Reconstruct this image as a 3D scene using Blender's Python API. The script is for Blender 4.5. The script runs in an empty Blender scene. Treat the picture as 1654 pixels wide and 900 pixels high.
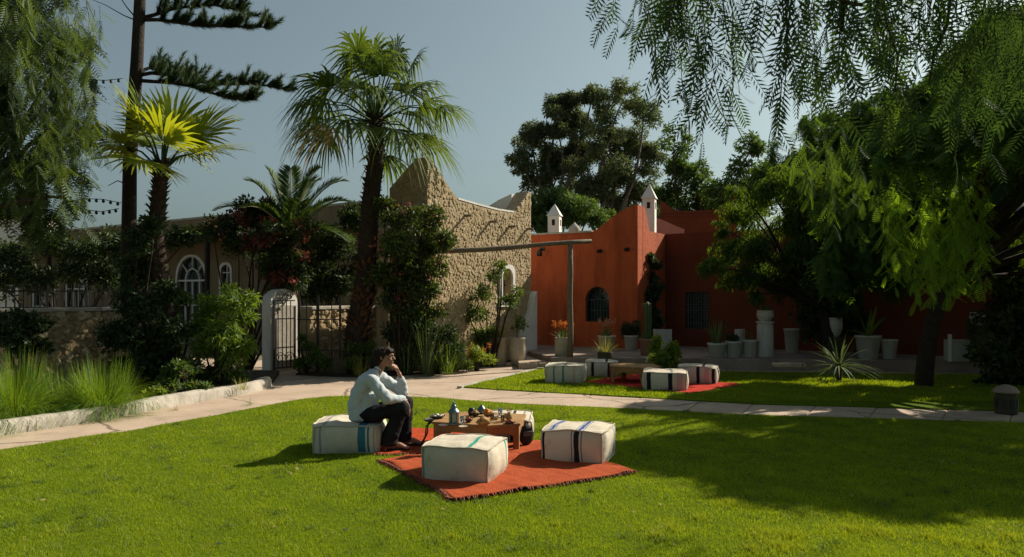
import bpy, bmesh, math, random
import numpy as np
from mathutils import Vector, Matrix, noise as mnoise

random.seed(7)
RNG = np.random.default_rng(11)
scene = bpy.context.scene
COL = scene.collection
R = math.radians

# ------------------------------------------------------------------ camera
CAMH = 1.6
cam_data = bpy.data.cameras.new("camera")
cam = bpy.data.objects.new("camera", cam_data)
COL.objects.link(cam)
cam.location = (0, 0, CAMH)
cam.rotation_euler = (R(90), 0, 0)
cam_data.sensor_width = 36
cam_data.lens = 36 * 1200 / 1654
cam_data.shift_y = 28 / 1654
cam_data.clip_start = 0.05
cam_data.clip_end = 3000
scene.camera = cam

# ------------------------------------------------------------------ sky, sun, exposure
SUN_AZ = math.atan2(.82, .57)          # clockwise from +Y towards +X
SUN_EL = R(36)
world = bpy.data.worlds.new("World")
scene.world = world
world.use_nodes = True
wn = world.node_tree
wn.nodes.clear()
sky = wn.nodes.new("ShaderNodeTexSky")
sky.sky_type = 'NISHITA'
sky.sun_disc = False
sky.sun_elevation = SUN_EL
sky.sun_rotation = SUN_AZ
sky.air_density = 1.0
sky.dust_density = 3.0
sky.ozone_density = 1.5
hs = wn.nodes.new("ShaderNodeHueSaturation")
hs.inputs['Saturation'].default_value = 0.5
bg = wn.nodes.new("ShaderNodeBackground")
bg.inputs['Strength'].default_value = 0.05
wo = wn.nodes.new("ShaderNodeOutputWorld")
wn.links.new(sky.outputs[0], hs.inputs['Color'])
tint = wn.nodes.new("ShaderNodeMix"); tint.data_type = 'RGBA'; tint.blend_type = 'MULTIPLY'
tint.inputs[0].default_value = 1.0; tint.inputs[7].default_value = (.92, 1.10, 1.07, 1)
wn.links.new(hs.outputs[0], tint.inputs[6])
wn.links.new(tint.outputs[2], bg.inputs[0])
wn.links.new(bg.outputs[0], wo.inputs[0])

sun_data = bpy.data.lights.new("sun", 'SUN')
sun_data.energy = 5.0
sun_data.angle = R(0.5)
sun_data.color = (1.0, 0.90, 0.74)
sun = bpy.data.objects.new("sun", sun_data)
COL.objects.link(sun)
SUN_DIR = Vector((math.sin(SUN_AZ) * math.cos(SUN_EL), math.cos(SUN_AZ) * math.cos(SUN_EL), math.sin(SUN_EL)))
sun.rotation_euler = SUN_DIR.to_track_quat('Z', 'Y').to_euler()
sun.location = (8, 8, 20)

vs = scene.view_settings
vs.view_transform = 'Standard'
vs.look = 'None'
vs.exposure = 0.62
vs.gamma = 1.0
scene.cycles.max_bounces = 8
scene.cycles.transparent_max_bounces = 8
scene.cycles.use_denoising = True

# ------------------------------------------------------------------ measuring helpers (photo -> metres)
F, CX, HY = 1200.0, 827.0, 478.0
def G(px, py, z=0.0):
    y = (CAMH - z) * F / (py - HY)
    return Vector(((px - CX) * y / F, y, z))
def P(px, py, y):
    return Vector(((px - CX) * y / F, y, CAMH - (py - HY) * y / F))

# ------------------------------------------------------------------ object helpers
def tag(o, label=None, cat=None, group=None, kind=None):
    if label: o['label'] = label
    if cat: o['category'] = cat
    if group: o['group'] = group
    if kind: o['kind'] = kind
    return o
def thing(name, label, cat, loc=(0, 0, 0), rotz=0.0, group=None):
    o = bpy.data.objects.new(name, None)
    o.empty_display_size = .2
    COL.objects.link(o)
    o.location = loc
    o.rotation_euler = (0, 0, rotz)
    return tag(o, label, cat, group)
def link(name, me, mat=None, parent=None, smooth=False):
    if mat is not None:
        for m in (mat if isinstance(mat, (list, tuple)) else [mat]):
            me.materials.append(m)
    if smooth:
        me.polygons.foreach_set("use_smooth", np.ones(len(me.polygons), dtype=bool))
    o = bpy.data.objects.new(name, me)
    COL.objects.link(o)
    if parent is not None: o.parent = parent
    return o
def copy_tree(o, parent=None):
    c = o.copy(); COL.objects.link(c)
    if parent is not None: c.parent = parent
    for ch in [x for x in CHILDREN.get(o.name, [])]:
        copy_tree(ch, c)
    return c
CHILDREN = {}
def dup(o, loc=None, rotz=None, label=None, parent=None, scale=None):
    c = o.copy(); COL.objects.link(c)
    if parent is not None: c.parent = parent
    if loc is not None: c.location = loc
    if rotz is not None: c.rotation_euler = (0, 0, rotz)
    if scale is not None: c.scale = (scale,) * 3
    if label: c['label'] = label
    for ch in list(o.children):
        dup(ch, parent=c)
    return c

class MB:
    """collects simple solids and links them as ONE mesh object"""
    def __init__(s): s.v = []; s.f = []; s.m = []
    def add(s, vs, fs, mi=0):
        b = len(s.v); s.v += [tuple(v) for v in vs]
        s.f += [tuple(b + i for i in f) for f in fs]; s.m += [mi] * len(fs)
        return s
    def box(s, c, size, rz=0, mi=0, taper=1.0):
        x, y, z = size[0] / 2, size[1] / 2, size[2] / 2
        cs, sn = math.cos(rz), math.sin(rz)
        vs = []
        for dz, t in ((-z, 1), (z, taper)):
            for dx, dy in ((-x, -y), (x, -y), (x, y), (-x, y)):
                dx *= t; dy *= t
                vs.append((c[0] + dx * cs - dy * sn, c[1] + dx * sn + dy * cs, c[2] + dz))
        return s.add(vs, [(3, 2, 1, 0), (4, 5, 6, 7), (0, 1, 5, 4), (1, 2, 6, 5), (2, 3, 7, 6), (3, 0, 4, 7)], mi)
    def bar(s, a, b, w, h=None, mi=0):
        a, b = Vector(a), Vector(b); h = h or w
        d = (b - a).normalized()
        u = d.cross(Vector((0, 0, 1)))
        u = Vector((1, 0, 0)) if u.length < 1e-4 else u.normalized()
        n = u.cross(d).normalized()
        vs = []
        for p in (a, b):
            for i, j in ((-1, -1), (1, -1), (1, 1), (-1, 1)):
                vs.append(p + u * (w / 2 * i) + n * (h / 2 * j))
        return s.add(vs, [(3, 2, 1, 0), (4, 5, 6, 7), (0, 1, 5, 4), (1, 2, 6, 5), (2, 3, 7, 6), (3, 0, 4, 7)], mi)
    def tube(s, pts, rad, n=8, mi=0, cap=True, jit=0.0):
        pts = [Vector(p) for p in pts]
        if not isinstance(rad, (list, tuple)): rad = [rad] * len(pts)
        up = Vector((0, 0, 1)); vs = []
        prev = None
        for i, p in enumerate(pts):
            d = (pts[min(i + 1, len(pts) - 1)] - pts[max(i - 1, 0)]).normalized()
            if prev is None:
                u = d.cross(up)
                if u.length < 1e-3: u = d.cross(Vector((0, 1, 0)))
                u.normalize()
            else:
                u = (prev - d * prev.dot(d)).normalized()
            prev = u
            w = d.cross(u)
            for k in range(n):
                a = 2 * math.pi * k / n
                r = rad[i] * (1 + jit * (random.random() - .5))
                vs.append(p + u * (r * math.cos(a)) + w * (r * math.sin(a)))
        fs = []
        for i in range(len(pts) - 1):
            for k in range(n):
                a = i * n + k; b = i * n + (k + 1) % n
                fs.append((a, b, b + n, a + n))
        if cap:
            fs.append(tuple(range(n - 1, -1, -1)))
            fs.append(tuple((len(pts) - 1) * n + k for k in range(n)))
        return s.add(vs, fs, mi)
    def lathe(s, prof, n=20, c=(0, 0, 0), mi=0):
        vs = []; fs = []
        for r, z in prof:
            for k in range(n):
                a = 2 * math.pi * k / n
                vs.append((c[0] + r * math.cos(a), c[1] + r * math.sin(a), c[2] + z))
        for i in range(len(prof) - 1):
            for k in range(n):
                a = i * n + k; b = i * n + (k + 1) % n
                fs.append((a, b, b + n, a + n))
        if prof[0][0] > 1e-5: fs.append(tuple(range(n - 1, -1, -1)))
        if prof[-1][0] > 1e-5: fs.append(tuple((len(prof) - 1) * n + k for k in range(n)))
        return s.add(vs, fs, mi)
    def prism(s, poly, z0, z1, mi=0):
        n = len(poly)
        area = sum(poly[i][0] * poly[(i + 1) % n][1] - poly[(i + 1) % n][0] * poly[i][1] for i in range(n))
        if area < 0: poly = poly[::-1]
        vs = [(p[0], p[1], z0) for p in poly] + [(p[0], p[1], z1) for p in poly]
        fs = [tuple(range(n - 1, -1, -1)), tuple(range(n, 2 * n))]
        fs += [(i, (i + 1) % n, n + (i + 1) % n, n + i) for i in range(n)]
        return s.add(vs, fs, mi)
    def ball(s, c, r, n=12, m=8, mi=0):
        r = r if isinstance(r, (tuple, list)) else (r, r, r)
        vs = [(c[0], c[1], c[2] - r[2])]
        for i in range(1, m):
            t = math.pi * i / m
            for k in range(n):
                a = 2 * math.pi * k / n
                vs.append((c[0] + r[0] * math.sin(t) * math.cos(a), c[1] + r[1] * math.sin(t) * math.sin(a), c[2] - r[2] * math.cos(t)))
        vs.append((c[0], c[1], c[2] + r[2]))
        fs = [(0, 1 + (k + 1) % n, 1 + k) for k in range(n)]
        for i in range(m - 2):
            for k in range(n):
                a = 1 + i * n + k; b = 1 + i * n + (k + 1) % n
                fs.append((a, b, b + n, a + n))
        t = len(vs) - 1; q = 1 + (m - 2) * n
        fs += [(q + k, q + (k + 1) % n, t) for k in range(n)]
        return s.add(vs, fs, mi)
    def mesh(s, name):
        me = bpy.data.meshes.new(name)
        me.from_pydata(s.v, [], s.f); me.update()
        if any(s.m): me.polygons.foreach_set("material_index", s.m)
        return me
    def build(s, name, mat, parent=None, smooth=False, bevel=0.0, loc=None, rotz=None):
        o = link(name, s.mesh(name), mat, parent, smooth)
        if bevel:
            b = o.modifiers.new("bevel", 'BEVEL'); b.width = bevel; b.segments = 2; b.limit_method = 'ANGLE'; b.angle_limit = R(40)
        if loc is not None: o.location = loc
        if rotz is not None: o.rotation_euler = (0, 0, rotz)
        return o

def soup_mesh(name, V, tint=None):
    V = np.ascontiguousarray(V, dtype=np.float32)
    n, k, _ = V.shape
    me = bpy.data.meshes.new(name)
    me.vertices.add(n * k); me.vertices.foreach_set("co", V.ravel())
    me.loops.add(n * k); me.loops.foreach_set("vertex_index", np.arange(n * k, dtype=np.int32))
    me.polygons.add(n); me.polygons.foreach_set("loop_start", np.arange(0, n * k, k, dtype=np.int32))
    me.update(calc_edges=True)
    if tint is not None:
        a = me.attributes.new('tint', 'FLOAT', 'FACE')
        a.data.foreach_set('value', np.ascontiguousarray(tint, dtype=np.float32))
    return me
def soup(name, V, mat, parent=None, tint=None):
    return link(name, soup_mesh(name, V, tint), mat, parent)

def flat_with_holes(outer, holes, thick):
    """solid wall lying in x,z with thickness along +y, window holes cut through"""
    bm = bmesh.new()
    def ring(pts, y): return [bm.verts.new((p[0], y, p[1])) for p in pts]
    for y in (0.0, thick):
        es = []
        for loop in [outer] + holes:
            r = ring(loop, y)
            es += [bm.edges.new((r[i], r[(i + 1) % len(r)])) for i in range(len(r))]
        bmesh.ops.triangle_fill(bm, use_beauty=True, use_dissolve=False, edges=es, normal=(0, -1 if y == 0 else 1, 0))
    bm.verts.ensure_lookup_table()
    n = sum(len(l) for l in [outer] + holes); b = 0
    for loop in [outer] + holes:
        for i in range(len(loop)):
            j = (i + 1) % len(loop)
            try: bm.faces.new((bm.verts[b + i], bm.verts[b + j], bm.verts[n + b + j], bm.verts[n + b + i]))
            except ValueError: pass
        b += len(loop)
    bmesh.ops.recalc_face_normals(bm, faces=bm.faces)
    me = bpy.data.meshes.new("wall"); bm.to_mesh(me); bm.free()
    return me
def arch_loop(cx, w, z0, z1, n=10, pointed=0.0):
    r = w / 2; pts = [(cx - r, z0), (cx + r, z0)]
    for k in range(n + 1):
        a = math.pi * k / n
        pts.append((cx + r * math.cos(a), z1 - r * (1 + pointed) + r * (1 + pointed) * math.sin(a)))
    return pts

# ------------------------------------------------------------------ materials
def _nt(name):
    m = bpy.data.materials.new(name); m.use_nodes = True
    nt = m.node_tree; nt.nodes.clear()
    out = nt.nodes.new("ShaderNodeOutputMaterial")
    return m, nt, out
def _rgb(c): return (c[0], c[1], c[2], 1)
ALB = .82
def _dim(c): return tuple(x * ALB for x in c)
def N(nt, t, **kw):
    n = nt.nodes.new(t)
    for k, v in kw.items():
        if k in n.inputs: n.inputs[k].default_value = v
        else: setattr(n, k, v)
    return n
def mixc(nt, fac, a, b, mode='MIX'):
    m = nt.nodes.new("ShaderNodeMix"); m.data_type = 'RGBA'; m.blend_type = mode
    for s, v in ((m.inputs[0], fac), (m.inputs[6], a), (m.inputs[7], b)):
        if hasattr(v, 'links') or isinstance(v, bpy.types.NodeSocket): nt.links.new(v, s)
        elif isinstance(v, (int, float)): s.default_value = v
        else: s.default_value = _rgb(v)
    return m.outputs[2]
def ramp(nt, fac, a, b):
    m = nt.nodes.new("ShaderNodeMapRange"); m.inputs[1].default_value = a; m.inputs[2].default_value = b
    nt.links.new(fac, m.inputs[0]); return m.outputs[0]
def mat(name, col, col2=None, rough=.85, scale=3.0, spec=.25, bump=.0, bscale=60., detail=6., stain=None, sscale=.8, sthr=(.5, .65), metal=0., streak=False):
    """plain weathered surface: two colours mixed by noise, an optional shaped stain, fine relief"""
    m, nt, out = _nt(name)
    tc = N(nt, "ShaderNodeTexCoord"); L = nt.links
    col2 = col2 or tuple(c * .7 for c in col)
    col, col2 = _dim(col), _dim(col2); stain = _dim(stain) if stain else None
    no = N(nt, "ShaderNodeTexNoise", Scale=scale, Detail=detail, Roughness=.65); L.new(tc.outputs['Object'], no.inputs['Vector'])
    c = mixc(nt, ramp(nt, no.outputs['Fac'], .32, .68), col, col2)
    if stain:
        s2 = N(nt, "ShaderNodeTexNoise", Scale=sscale, Detail=8., Roughness=.7)
        if streak:
            mp = N(nt, "ShaderNodeMapping"); mp.inputs['Scale'].default_value = (2.2, 2.2, .35)
            L.new(tc.outputs['Object'], mp.inputs[0]); L.new(mp.outputs[0], s2.inputs['Vector'])
        else: L.new(tc.outputs['Object'], s2.inputs['Vector'])
        c = mixc(nt, ramp(nt, s2.outputs['Fac'], *sthr), c, stain)
    bs = N(nt, "ShaderNodeBsdfPrincipled", Roughness=rough, Metallic=metal)
    bs.inputs['Specular IOR Level'].default_value = spec
    L.new(c, bs.inputs['Base Color'])
    if bump:
        b2 = N(nt, "ShaderNodeTexNoise", Scale=bscale, Detail=5., Roughness=.7); L.new(tc.outputs['Object'], b2.inputs['Vector'])
        bp = N(nt, "ShaderNodeBump", Strength=bump, Distance=.02); L.new(b2.outputs['Fac'], bp.inputs['Height'])
        L.new(bp.outputs[0], bs.inputs['Normal'])
    L.new(bs.outputs[0], out.inputs[0])
    return m
def tinted(name, stops, rough=.85, bump=.6, bscale=30.):
    m, nt, out = _nt(name); L = nt.links
    at = N(nt, "ShaderNodeAttribute", attribute_name='tint')
    cr = N(nt, "ShaderNodeValToRGB")
    while len(cr.color_ramp.elements) < len(stops): cr.color_ramp.elements.new(.5)
    for e, (p, c) in zip(cr.color_ramp.elements, stops): e.position = p; e.color = _rgb(_dim(c))
    L.new(at.outputs['Fac'], cr.inputs[0])
    tc = N(nt, "ShaderNodeTexCoord")
    no = N(nt, "ShaderNodeTexNoise", Scale=25., Detail=6.); L.new(tc.outputs['Object'], no.inputs['Vector'])
    c = mixc(nt, ramp(nt, no.outputs['Fac'], .3, .7), cr.outputs[0], (.10, .08, .055))
    mx = nt.nodes[-1]
    c = mixc(nt, .45, cr.outputs[0], c)
    bs = N(nt, "ShaderNodeBsdfPrincipled", Roughness=rough); bs.inputs['Specular IOR Level'].default_value = .2
    L.new(c, bs.inputs['Base Color'])
    b2 = N(nt, "ShaderNodeTexNoise", Scale=bscale, Detail=5.); L.new(tc.outputs['Object'], b2.inputs['Vector'])
    bp = N(nt, "ShaderNodeBump", Strength=bump, Distance=.02); L.new(b2.outputs['Fac'], bp.inputs['Height'])
    L.new(bp.outputs[0], bs.inputs['Normal'])
    L.new(bs.outputs[0], out.inputs[0])
    return m
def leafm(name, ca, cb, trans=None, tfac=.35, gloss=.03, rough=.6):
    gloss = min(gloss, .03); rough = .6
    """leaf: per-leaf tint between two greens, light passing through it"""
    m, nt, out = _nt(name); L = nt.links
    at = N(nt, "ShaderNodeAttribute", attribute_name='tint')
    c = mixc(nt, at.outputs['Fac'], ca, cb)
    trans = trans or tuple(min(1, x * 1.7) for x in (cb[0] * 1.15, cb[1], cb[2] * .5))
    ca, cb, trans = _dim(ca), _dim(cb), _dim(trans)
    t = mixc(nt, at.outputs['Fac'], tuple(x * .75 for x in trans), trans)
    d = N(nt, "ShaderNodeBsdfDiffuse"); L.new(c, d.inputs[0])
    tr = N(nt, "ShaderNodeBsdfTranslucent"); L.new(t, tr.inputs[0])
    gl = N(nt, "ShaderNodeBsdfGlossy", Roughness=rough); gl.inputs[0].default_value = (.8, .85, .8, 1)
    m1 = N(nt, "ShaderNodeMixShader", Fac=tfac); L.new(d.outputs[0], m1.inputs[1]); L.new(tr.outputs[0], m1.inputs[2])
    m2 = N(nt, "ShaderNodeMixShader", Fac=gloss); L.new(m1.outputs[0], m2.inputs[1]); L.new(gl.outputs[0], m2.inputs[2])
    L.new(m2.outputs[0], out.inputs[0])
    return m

# ------------------------------------------------------------------ leaf templates and scatter
def unit(a): return a / np.maximum(np.linalg.norm(a, axis=-1, keepdims=True), 1e-9)
def frames(d, up=None):
    d = unit(d)
    r = RNG.normal(size=d.shape) if up is None else np.broadcast_to(up, d.shape) + RNG.normal(size=d.shape) * .25
    y = unit(np.cross(r, d)); z = np.cross(d, y)
    return np.stack([d, y, z], axis=-1)          # columns = local axes
def place(T, pos, Rm, sc):
    """T (m,k,3) template copied to n places -> (n*m,k,3)"""
    n = len(pos); m, k, _ = T.shape
    V = np.einsum('nij,mkj->nmki', Rm, T) * np.asarray(sc).reshape(-1, 1, 1, 1) + pos[:, None, None, :]
    return V.reshape(n * m, k, 3)
def t_leaf(w=.4):
    return np.array([[[0, 0, 0], [.45, w / 2, .03], [1, 0, -.05], [.45, -w / 2, .03]]], float)
def t_pinnate(n=6, L=.36, w=.055, ang=52, droop=.35, tri=True):
    q = []
    a = R(ang)
    for i in range(n):
        s = (i + .6) / n
        p = np.array([s, 0, -droop * s * s])
        l = L * (1 - .55 * (2 * s - 1) ** 2)
        for sg in (-1, 1):
            d = np.array([math.cos(a), sg * math.sin(a), -.25]); d /= np.linalg.norm(d)
            pr = np.array([-d[1], d[0], 0])
            if tri: q.append([p - pr * w, p + pr * w, p + d * l])
            else: q.append([p, p + d * l * .4 + pr * w, p + d * l, p + d * l * .4 - pr * w])
    p1 = np.array([1, 0, -droop]); 
    if tri: q.append([np.array([0, -.012, 0]), np.array([0, .012, 0]), p1])
    else: q.append([np.array([0, -.012, 0]), np.array([0, .012, 0]), p1 + [0, .008, 0], p1 - [0, .008, 0]])
    return np.array(q, float)
def in_balls(cl, n, power=.42, squash=1.0):
    cl = np.asarray(cl, float); w = cl[:, 3] ** 2; w /= w.sum()
    idx = RNG.choice(len(cl), n, p=w)
    d = unit(RNG.normal(size=(n, 3)))
    r = RNG.random(n) ** power
    off = d * (r * cl[idx, 3])[:, None]
    off[:, 2] *= squash
    return cl[idx, :3] + off, d, r
def leaf_ball(name, cl, n, size, m, parent=None, w=.45, down=0.0, jitter=.35, power=.42, squash=.8, T=None, out=.5):
    pos, d, r = in_balls(cl, n, power, squash)
    dr = unit(d * out + RNG.normal(size=(n, 3)) * .6) + np.array([0, 0, -down])
    Rm = frames(dr)
    T = t_leaf(w) if T is None else T
    sc = size * (1 + jitter * (RNG.random(n) - .5) * 2)
    V = place(T, pos, Rm, sc)
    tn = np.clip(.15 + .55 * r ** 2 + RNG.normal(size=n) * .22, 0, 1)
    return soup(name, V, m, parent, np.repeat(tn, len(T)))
def split_clumps(cl, k, f=.42, spread=.85):
    """break big lobes into many smaller uneven tufts with gaps between them"""
    o = []
    for x, y, z, r in cl:
        for _ in range(k):
            d = unit(RNG.normal(size=3)); rr = RNG.random() ** .5 * r * spread
            o.append((x + d[0] * rr, y + d[1] * rr, z + d[2] * rr * .85, r * f * (.55 + .9 * RNG.random())))
    return o
def limb(mb, a, b, r0, r1, sag=.1, n=6, seg=6, wob=.06):
    a, b = Vector(a), Vector(b); L = (b - a).length; pts = []
    rv = Vector((random.uniform(-1, 1), random.uniform(-1, 1), 0)) * wob * L
    for i in range(n + 1):
        t = i / n
        p = a.lerp(b, t) + rv * math.sin(t * math.pi) + Vector((0, 0, sag * L * math.sin(t * math.pi)))
        pts.append(p + Vector((random.uniform(-1, 1), random.uniform(-1, 1), random.uniform(-1, 1))) * (wob * .15 * L if 0 < i < n else 0))
    mb.tube(pts, [r0 + (r1 - r0) * (i / n) for i in range(n + 1)], seg)
    return pts
# ================================================================== materials of the place
M = {}
M['soil'] = mat('soil', (.075, .052, .035), (.035, .026, .018), scale=6, bump=.8, bscale=25)
M['far_ground'] = mat('dry_ground', (.20, .16, .10), (.12, .11, .05), scale=.3)
M['paving'] = mat('pale_paving', (.58, .445, .335), (.44, .335, .25), scale=1.3, bump=.25, bscale=45, stain=(.24, .19, .145), sscale=1.7, sthr=(.55, .78))
M['terrace'] = mat('terrace_stone', (.40, .31, .25), (.27, .20, .165), scale=1.6, bump=.3, bscale=30, stain=(.16, .125, .10), sscale=2.2, sthr=(.5, .8))
M['limewash'] = mat('limewash', (.58, .53, .45), (.38, .34, .28), scale=3.5, bump=.7, bscale=16, stain=(.17, .15, .12), sscale=4.0, sthr=(.52, .72), streak=True)
M['white'] = mat('white_render', (.92, .89, .83), (.78, .75, .68), scale=2, bump=.15, bscale=25, stain=(.40, .36, .30), sscale=2.5, sthr=(.6, .8), streak=True)
M['mortar'] = mat('tan_mortar', (.54, .41, .24), (.42, .31, .18), scale=5, bump=.9, bscale=18)
M['stone'] = tinted('rubble_stone', [(0, (.44, .32, .17)), (.3, (.57, .43, .24)), (.55, (.64, .50, .30)), (.8, (.50, .37, .20)), (1, (.68, .56, .36))])
M['facade'] = mat('ochre_render', (.30, .22, .12), (.22, .16, .09), scale=1.2, bump=.4, bscale=12, stain=(.10, .08, .05), sscale=1.1, sthr=(.5, .75), streak=True)
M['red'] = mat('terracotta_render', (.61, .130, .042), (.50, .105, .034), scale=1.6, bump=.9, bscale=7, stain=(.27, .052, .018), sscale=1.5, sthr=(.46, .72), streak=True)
M['red_dark'] = mat('shaded_terracotta_render', (.21, .050, .020), (.155, .038, .015), scale=1.4, bump=.5, bscale=10, stain=(.20, .05, .03), sscale=1.5, sthr=(.5, .75), streak=True)  # terracotta colour darkened for the tree shade over the right wing
M['grey_wood'] = mat('weathered_wood', (.27, .21, .15), (.16, .12, .085), scale=14, bump=.5, bscale=50)
M['dark_wood'] = mat('dark_wood', (.045, .032, .022), (.025, .018, .012), scale=12, bump=.3)
M['teal_paint'] = mat('dark_teal_paint', (.022, .045, .042), (.014, .028, .026), rough=.5)
M['iron'] = mat('black_iron', (.018, .017, .017), (.03, .025, .022), rough=.5, spec=.4)
M['grey_iron'] = mat('grey_iron', (.18, .20, .19), (.10, .11, .10))
M['dark_glass'] = mat('dark_glass', (.02, .03, .035), (.012, .02, .022), rough=.12, spec=.6)
M['trunk'] = mat('brown_bark', (.085, .06, .042), (.04, .028, .02), scale=9, bump=1., bscale=22)
M['dark_trunk'] = mat('dark_bark', (.05, .035, .026), (.022, .016, .012), scale=9, bump=1., bscale=22)
M['pale_bark'] = mat('pale_bark', (.23, .18, .13), (.13, .10, .07), scale=5, bump=.6)
M['fibre'] = mat('palm_fibre', (.15, .075, .038), (.065, .035, .02), scale=14, bump=1., bscale=35)
M['fibre_dark'] = mat('old_palm_boots', (.06, .042, .03), (.03, .02, .015), scale=14, bump=1., bscale=35)

def crack_paving(m):
    nt = m.node_tree; bs = [q for q in nt.nodes if q.type == 'BSDF_PRINCIPLED'][0]; src = bs.inputs['Base Color'].links[0].from_socket
    tc = [q for q in nt.nodes if q.type == 'TEX_COORD'][0]
    no = N(nt, "ShaderNodeTexNoise", Scale=1.4, Detail=5.); nt.links.new(tc.outputs['Object'], no.inputs['Vector'])
    v = N(nt, "ShaderNodeVectorMath", operation='MULTIPLY_ADD'); nt.links.new(no.outputs['Color'], v.inputs[0]); v.inputs[1].default_value = (.5, .5, 0); nt.links.new(tc.outputs['Object'], v.inputs[2])
    vo = N(nt, "ShaderNodeTexVoronoi", feature='DISTANCE_TO_EDGE', Scale=.42); nt.links.new(v.outputs[0], vo.inputs['Vector'])
    c = mixc(nt, ramp(nt, vo.outputs['Distance'], .010, .003), src, (.16, .125, .09))
    n2 = N(nt, "ShaderNodeTexNoise", Scale=90., Detail=4.); nt.links.new(tc.outputs['Object'], n2.inputs['Vector'])
    c = mixc(nt, ramp(nt, n2.outputs['Fac'], .60, .75), c, (.24, .18, .13))
    nt.links.new(c, bs.inputs['Base Color'])
crack_paving(M['paving'])
# lawn: turf colour varies in soft patches, worn straw-coloured spots
def turf_material():
    m, nt, out = _nt('turf'); L = nt.links
    tc = N(nt, "ShaderNodeTexCoord")
    a = N(nt, "ShaderNodeTexNoise", Scale=.55, Detail=3., Roughness=.55); L.new(tc.outputs['Object'], a.inputs['Vector'])
    b = N(nt, "ShaderNodeTexNoise", Scale=38., Detail=7., Roughness=.75); L.new(tc.outputs['Object'], b.inputs['Vector'])
    d = N(nt, "ShaderNodeTexNoise", Scale=4.5, Detail=6., Roughness=.7); L.new(tc.outputs['Object'], d.inputs['Vector'])
    c1 = mixc(nt, ramp(nt, a.outputs['Fac'], .35, .65), (.066, .118, .004), (.11, .16, .005))
    c2 = mixc(nt, ramp(nt, d.outputs['Fac'], .56, .74), c1, (.15, .15, .016))
    c3 = mixc(nt, ramp(nt, b.outputs['Fac'], .42, .30), c2, (.03, .055, .004))
    bs = N(nt, "ShaderNodeBsdfPrincipled", Roughness=.95); bs.inputs['Specular IOR Level'].default_value = .05
    L.new(c3, bs.inputs['Base Color'])
    bp = N(nt, "ShaderNodeBump", Strength=.9, Distance=.03); L.new(b.outputs['Fac'], bp.inputs['Height']); L.new(bp.outputs[0], bs.inputs['Normal'])
    L.new(bs.outputs[0], out.inputs[0]); return m
M['turf'] = turf_material()
M['blade'] = leafm('grass_blade', (.07, .15, .005), (.33, .40, .016), trans=(.44, .54, .008), tfac=.5, gloss=.02)

# ================================================================== ground, paving, lawns
g = MB(); S = 900
g.add([(-S, -S, 0), (S, -S, 0), (S, S, 0), (-S, S, 0)], [(0, 1, 2, 3)])
tag(g.build('ground', M['far_ground']), kind='structure')

def gpoly(pts, z=0.0): return [tuple(G(x, y, z))[:2] for x, y in pts]
def wob_edge(pts, step=.25, amp=.02):
    o = []
    for i in range(len(pts)):
        a = np.array(pts[i]); b = np.array(pts[(i + 1) % len(pts)]); L = np.linalg.norm(b - a)
        k = max(1, int(L / step))
        for j in range(k):
            p = a + (b - a) * j / k
            if L < 40: p = p + np.array([mnoise.noise((p[0] * 2, p[1] * 2, 0)), mnoise.noise((p[0] * 2, p[1] * 2, 9))]) * amp * 2
            o.append(tuple(p))
    return o
front_back = [(-260, 775), (0, 732), (100, 716), (200, 702), (300, 684), (400, 665), (450, 655), (490, 648), (530, 644), (570, 643), (640, 644), (700, 646), (830, 656), (1000, 663), (1200, 674), (1654, 687), (2100, 700)]
fb = gpoly(front_back)
front_poly = [(-9, -4), (-9, 5.5)] + fb + [(14, 9), (14, -4)]
plaza = MB().prism([(-14, -5), (-14, 15)] + [(-8.5, 19), (-1.7, 17.0), (.2, 19.6), (2, 20)] + [(14, 19), (15, 5), (15, -5)], -.2, .012)
plaza_o = tag(plaza.build('pavement', M['paving']), kind='structure')
front_w = wob_edge(front_poly, .12, .022)
lawn = MB().prism(front_w, -.1, .035).build('lawn', M['turf'])
tag(lawn, kind='structure')
back_px = [(745, 628), (780, 620), (830, 609), (872, 599), (884, 597), (895, 600), (1100, 602), (1300, 605), (1654, 609), (2000, 612), (2000, 675), (1654, 668), (1400, 661), (1200, 655), (1000, 643), (830, 634)]
back_poly = gpoly(back_px)
back_w = wob_edge(back_poly, .12, .02)
lawn2 = MB().prism(back_w, -.1, .035).build('lawn', M['turf']); tag(lawn2, kind='structure')
# pale edging strip along the far lawn's left side
eg = MB(); pts = [G(x, y) for x, y in [(742, 629), (780, 619), (830, 608), (872, 598), (880, 596)]]
for a, b in zip(pts, pts[1:]): eg.bar(a + Vector((0, 0, .03)), b + Vector((0, 0, .03)), .10, .05)
tag(eg.build('lawn_edging', M['limewash'], bevel=.01), kind='structure')

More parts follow.
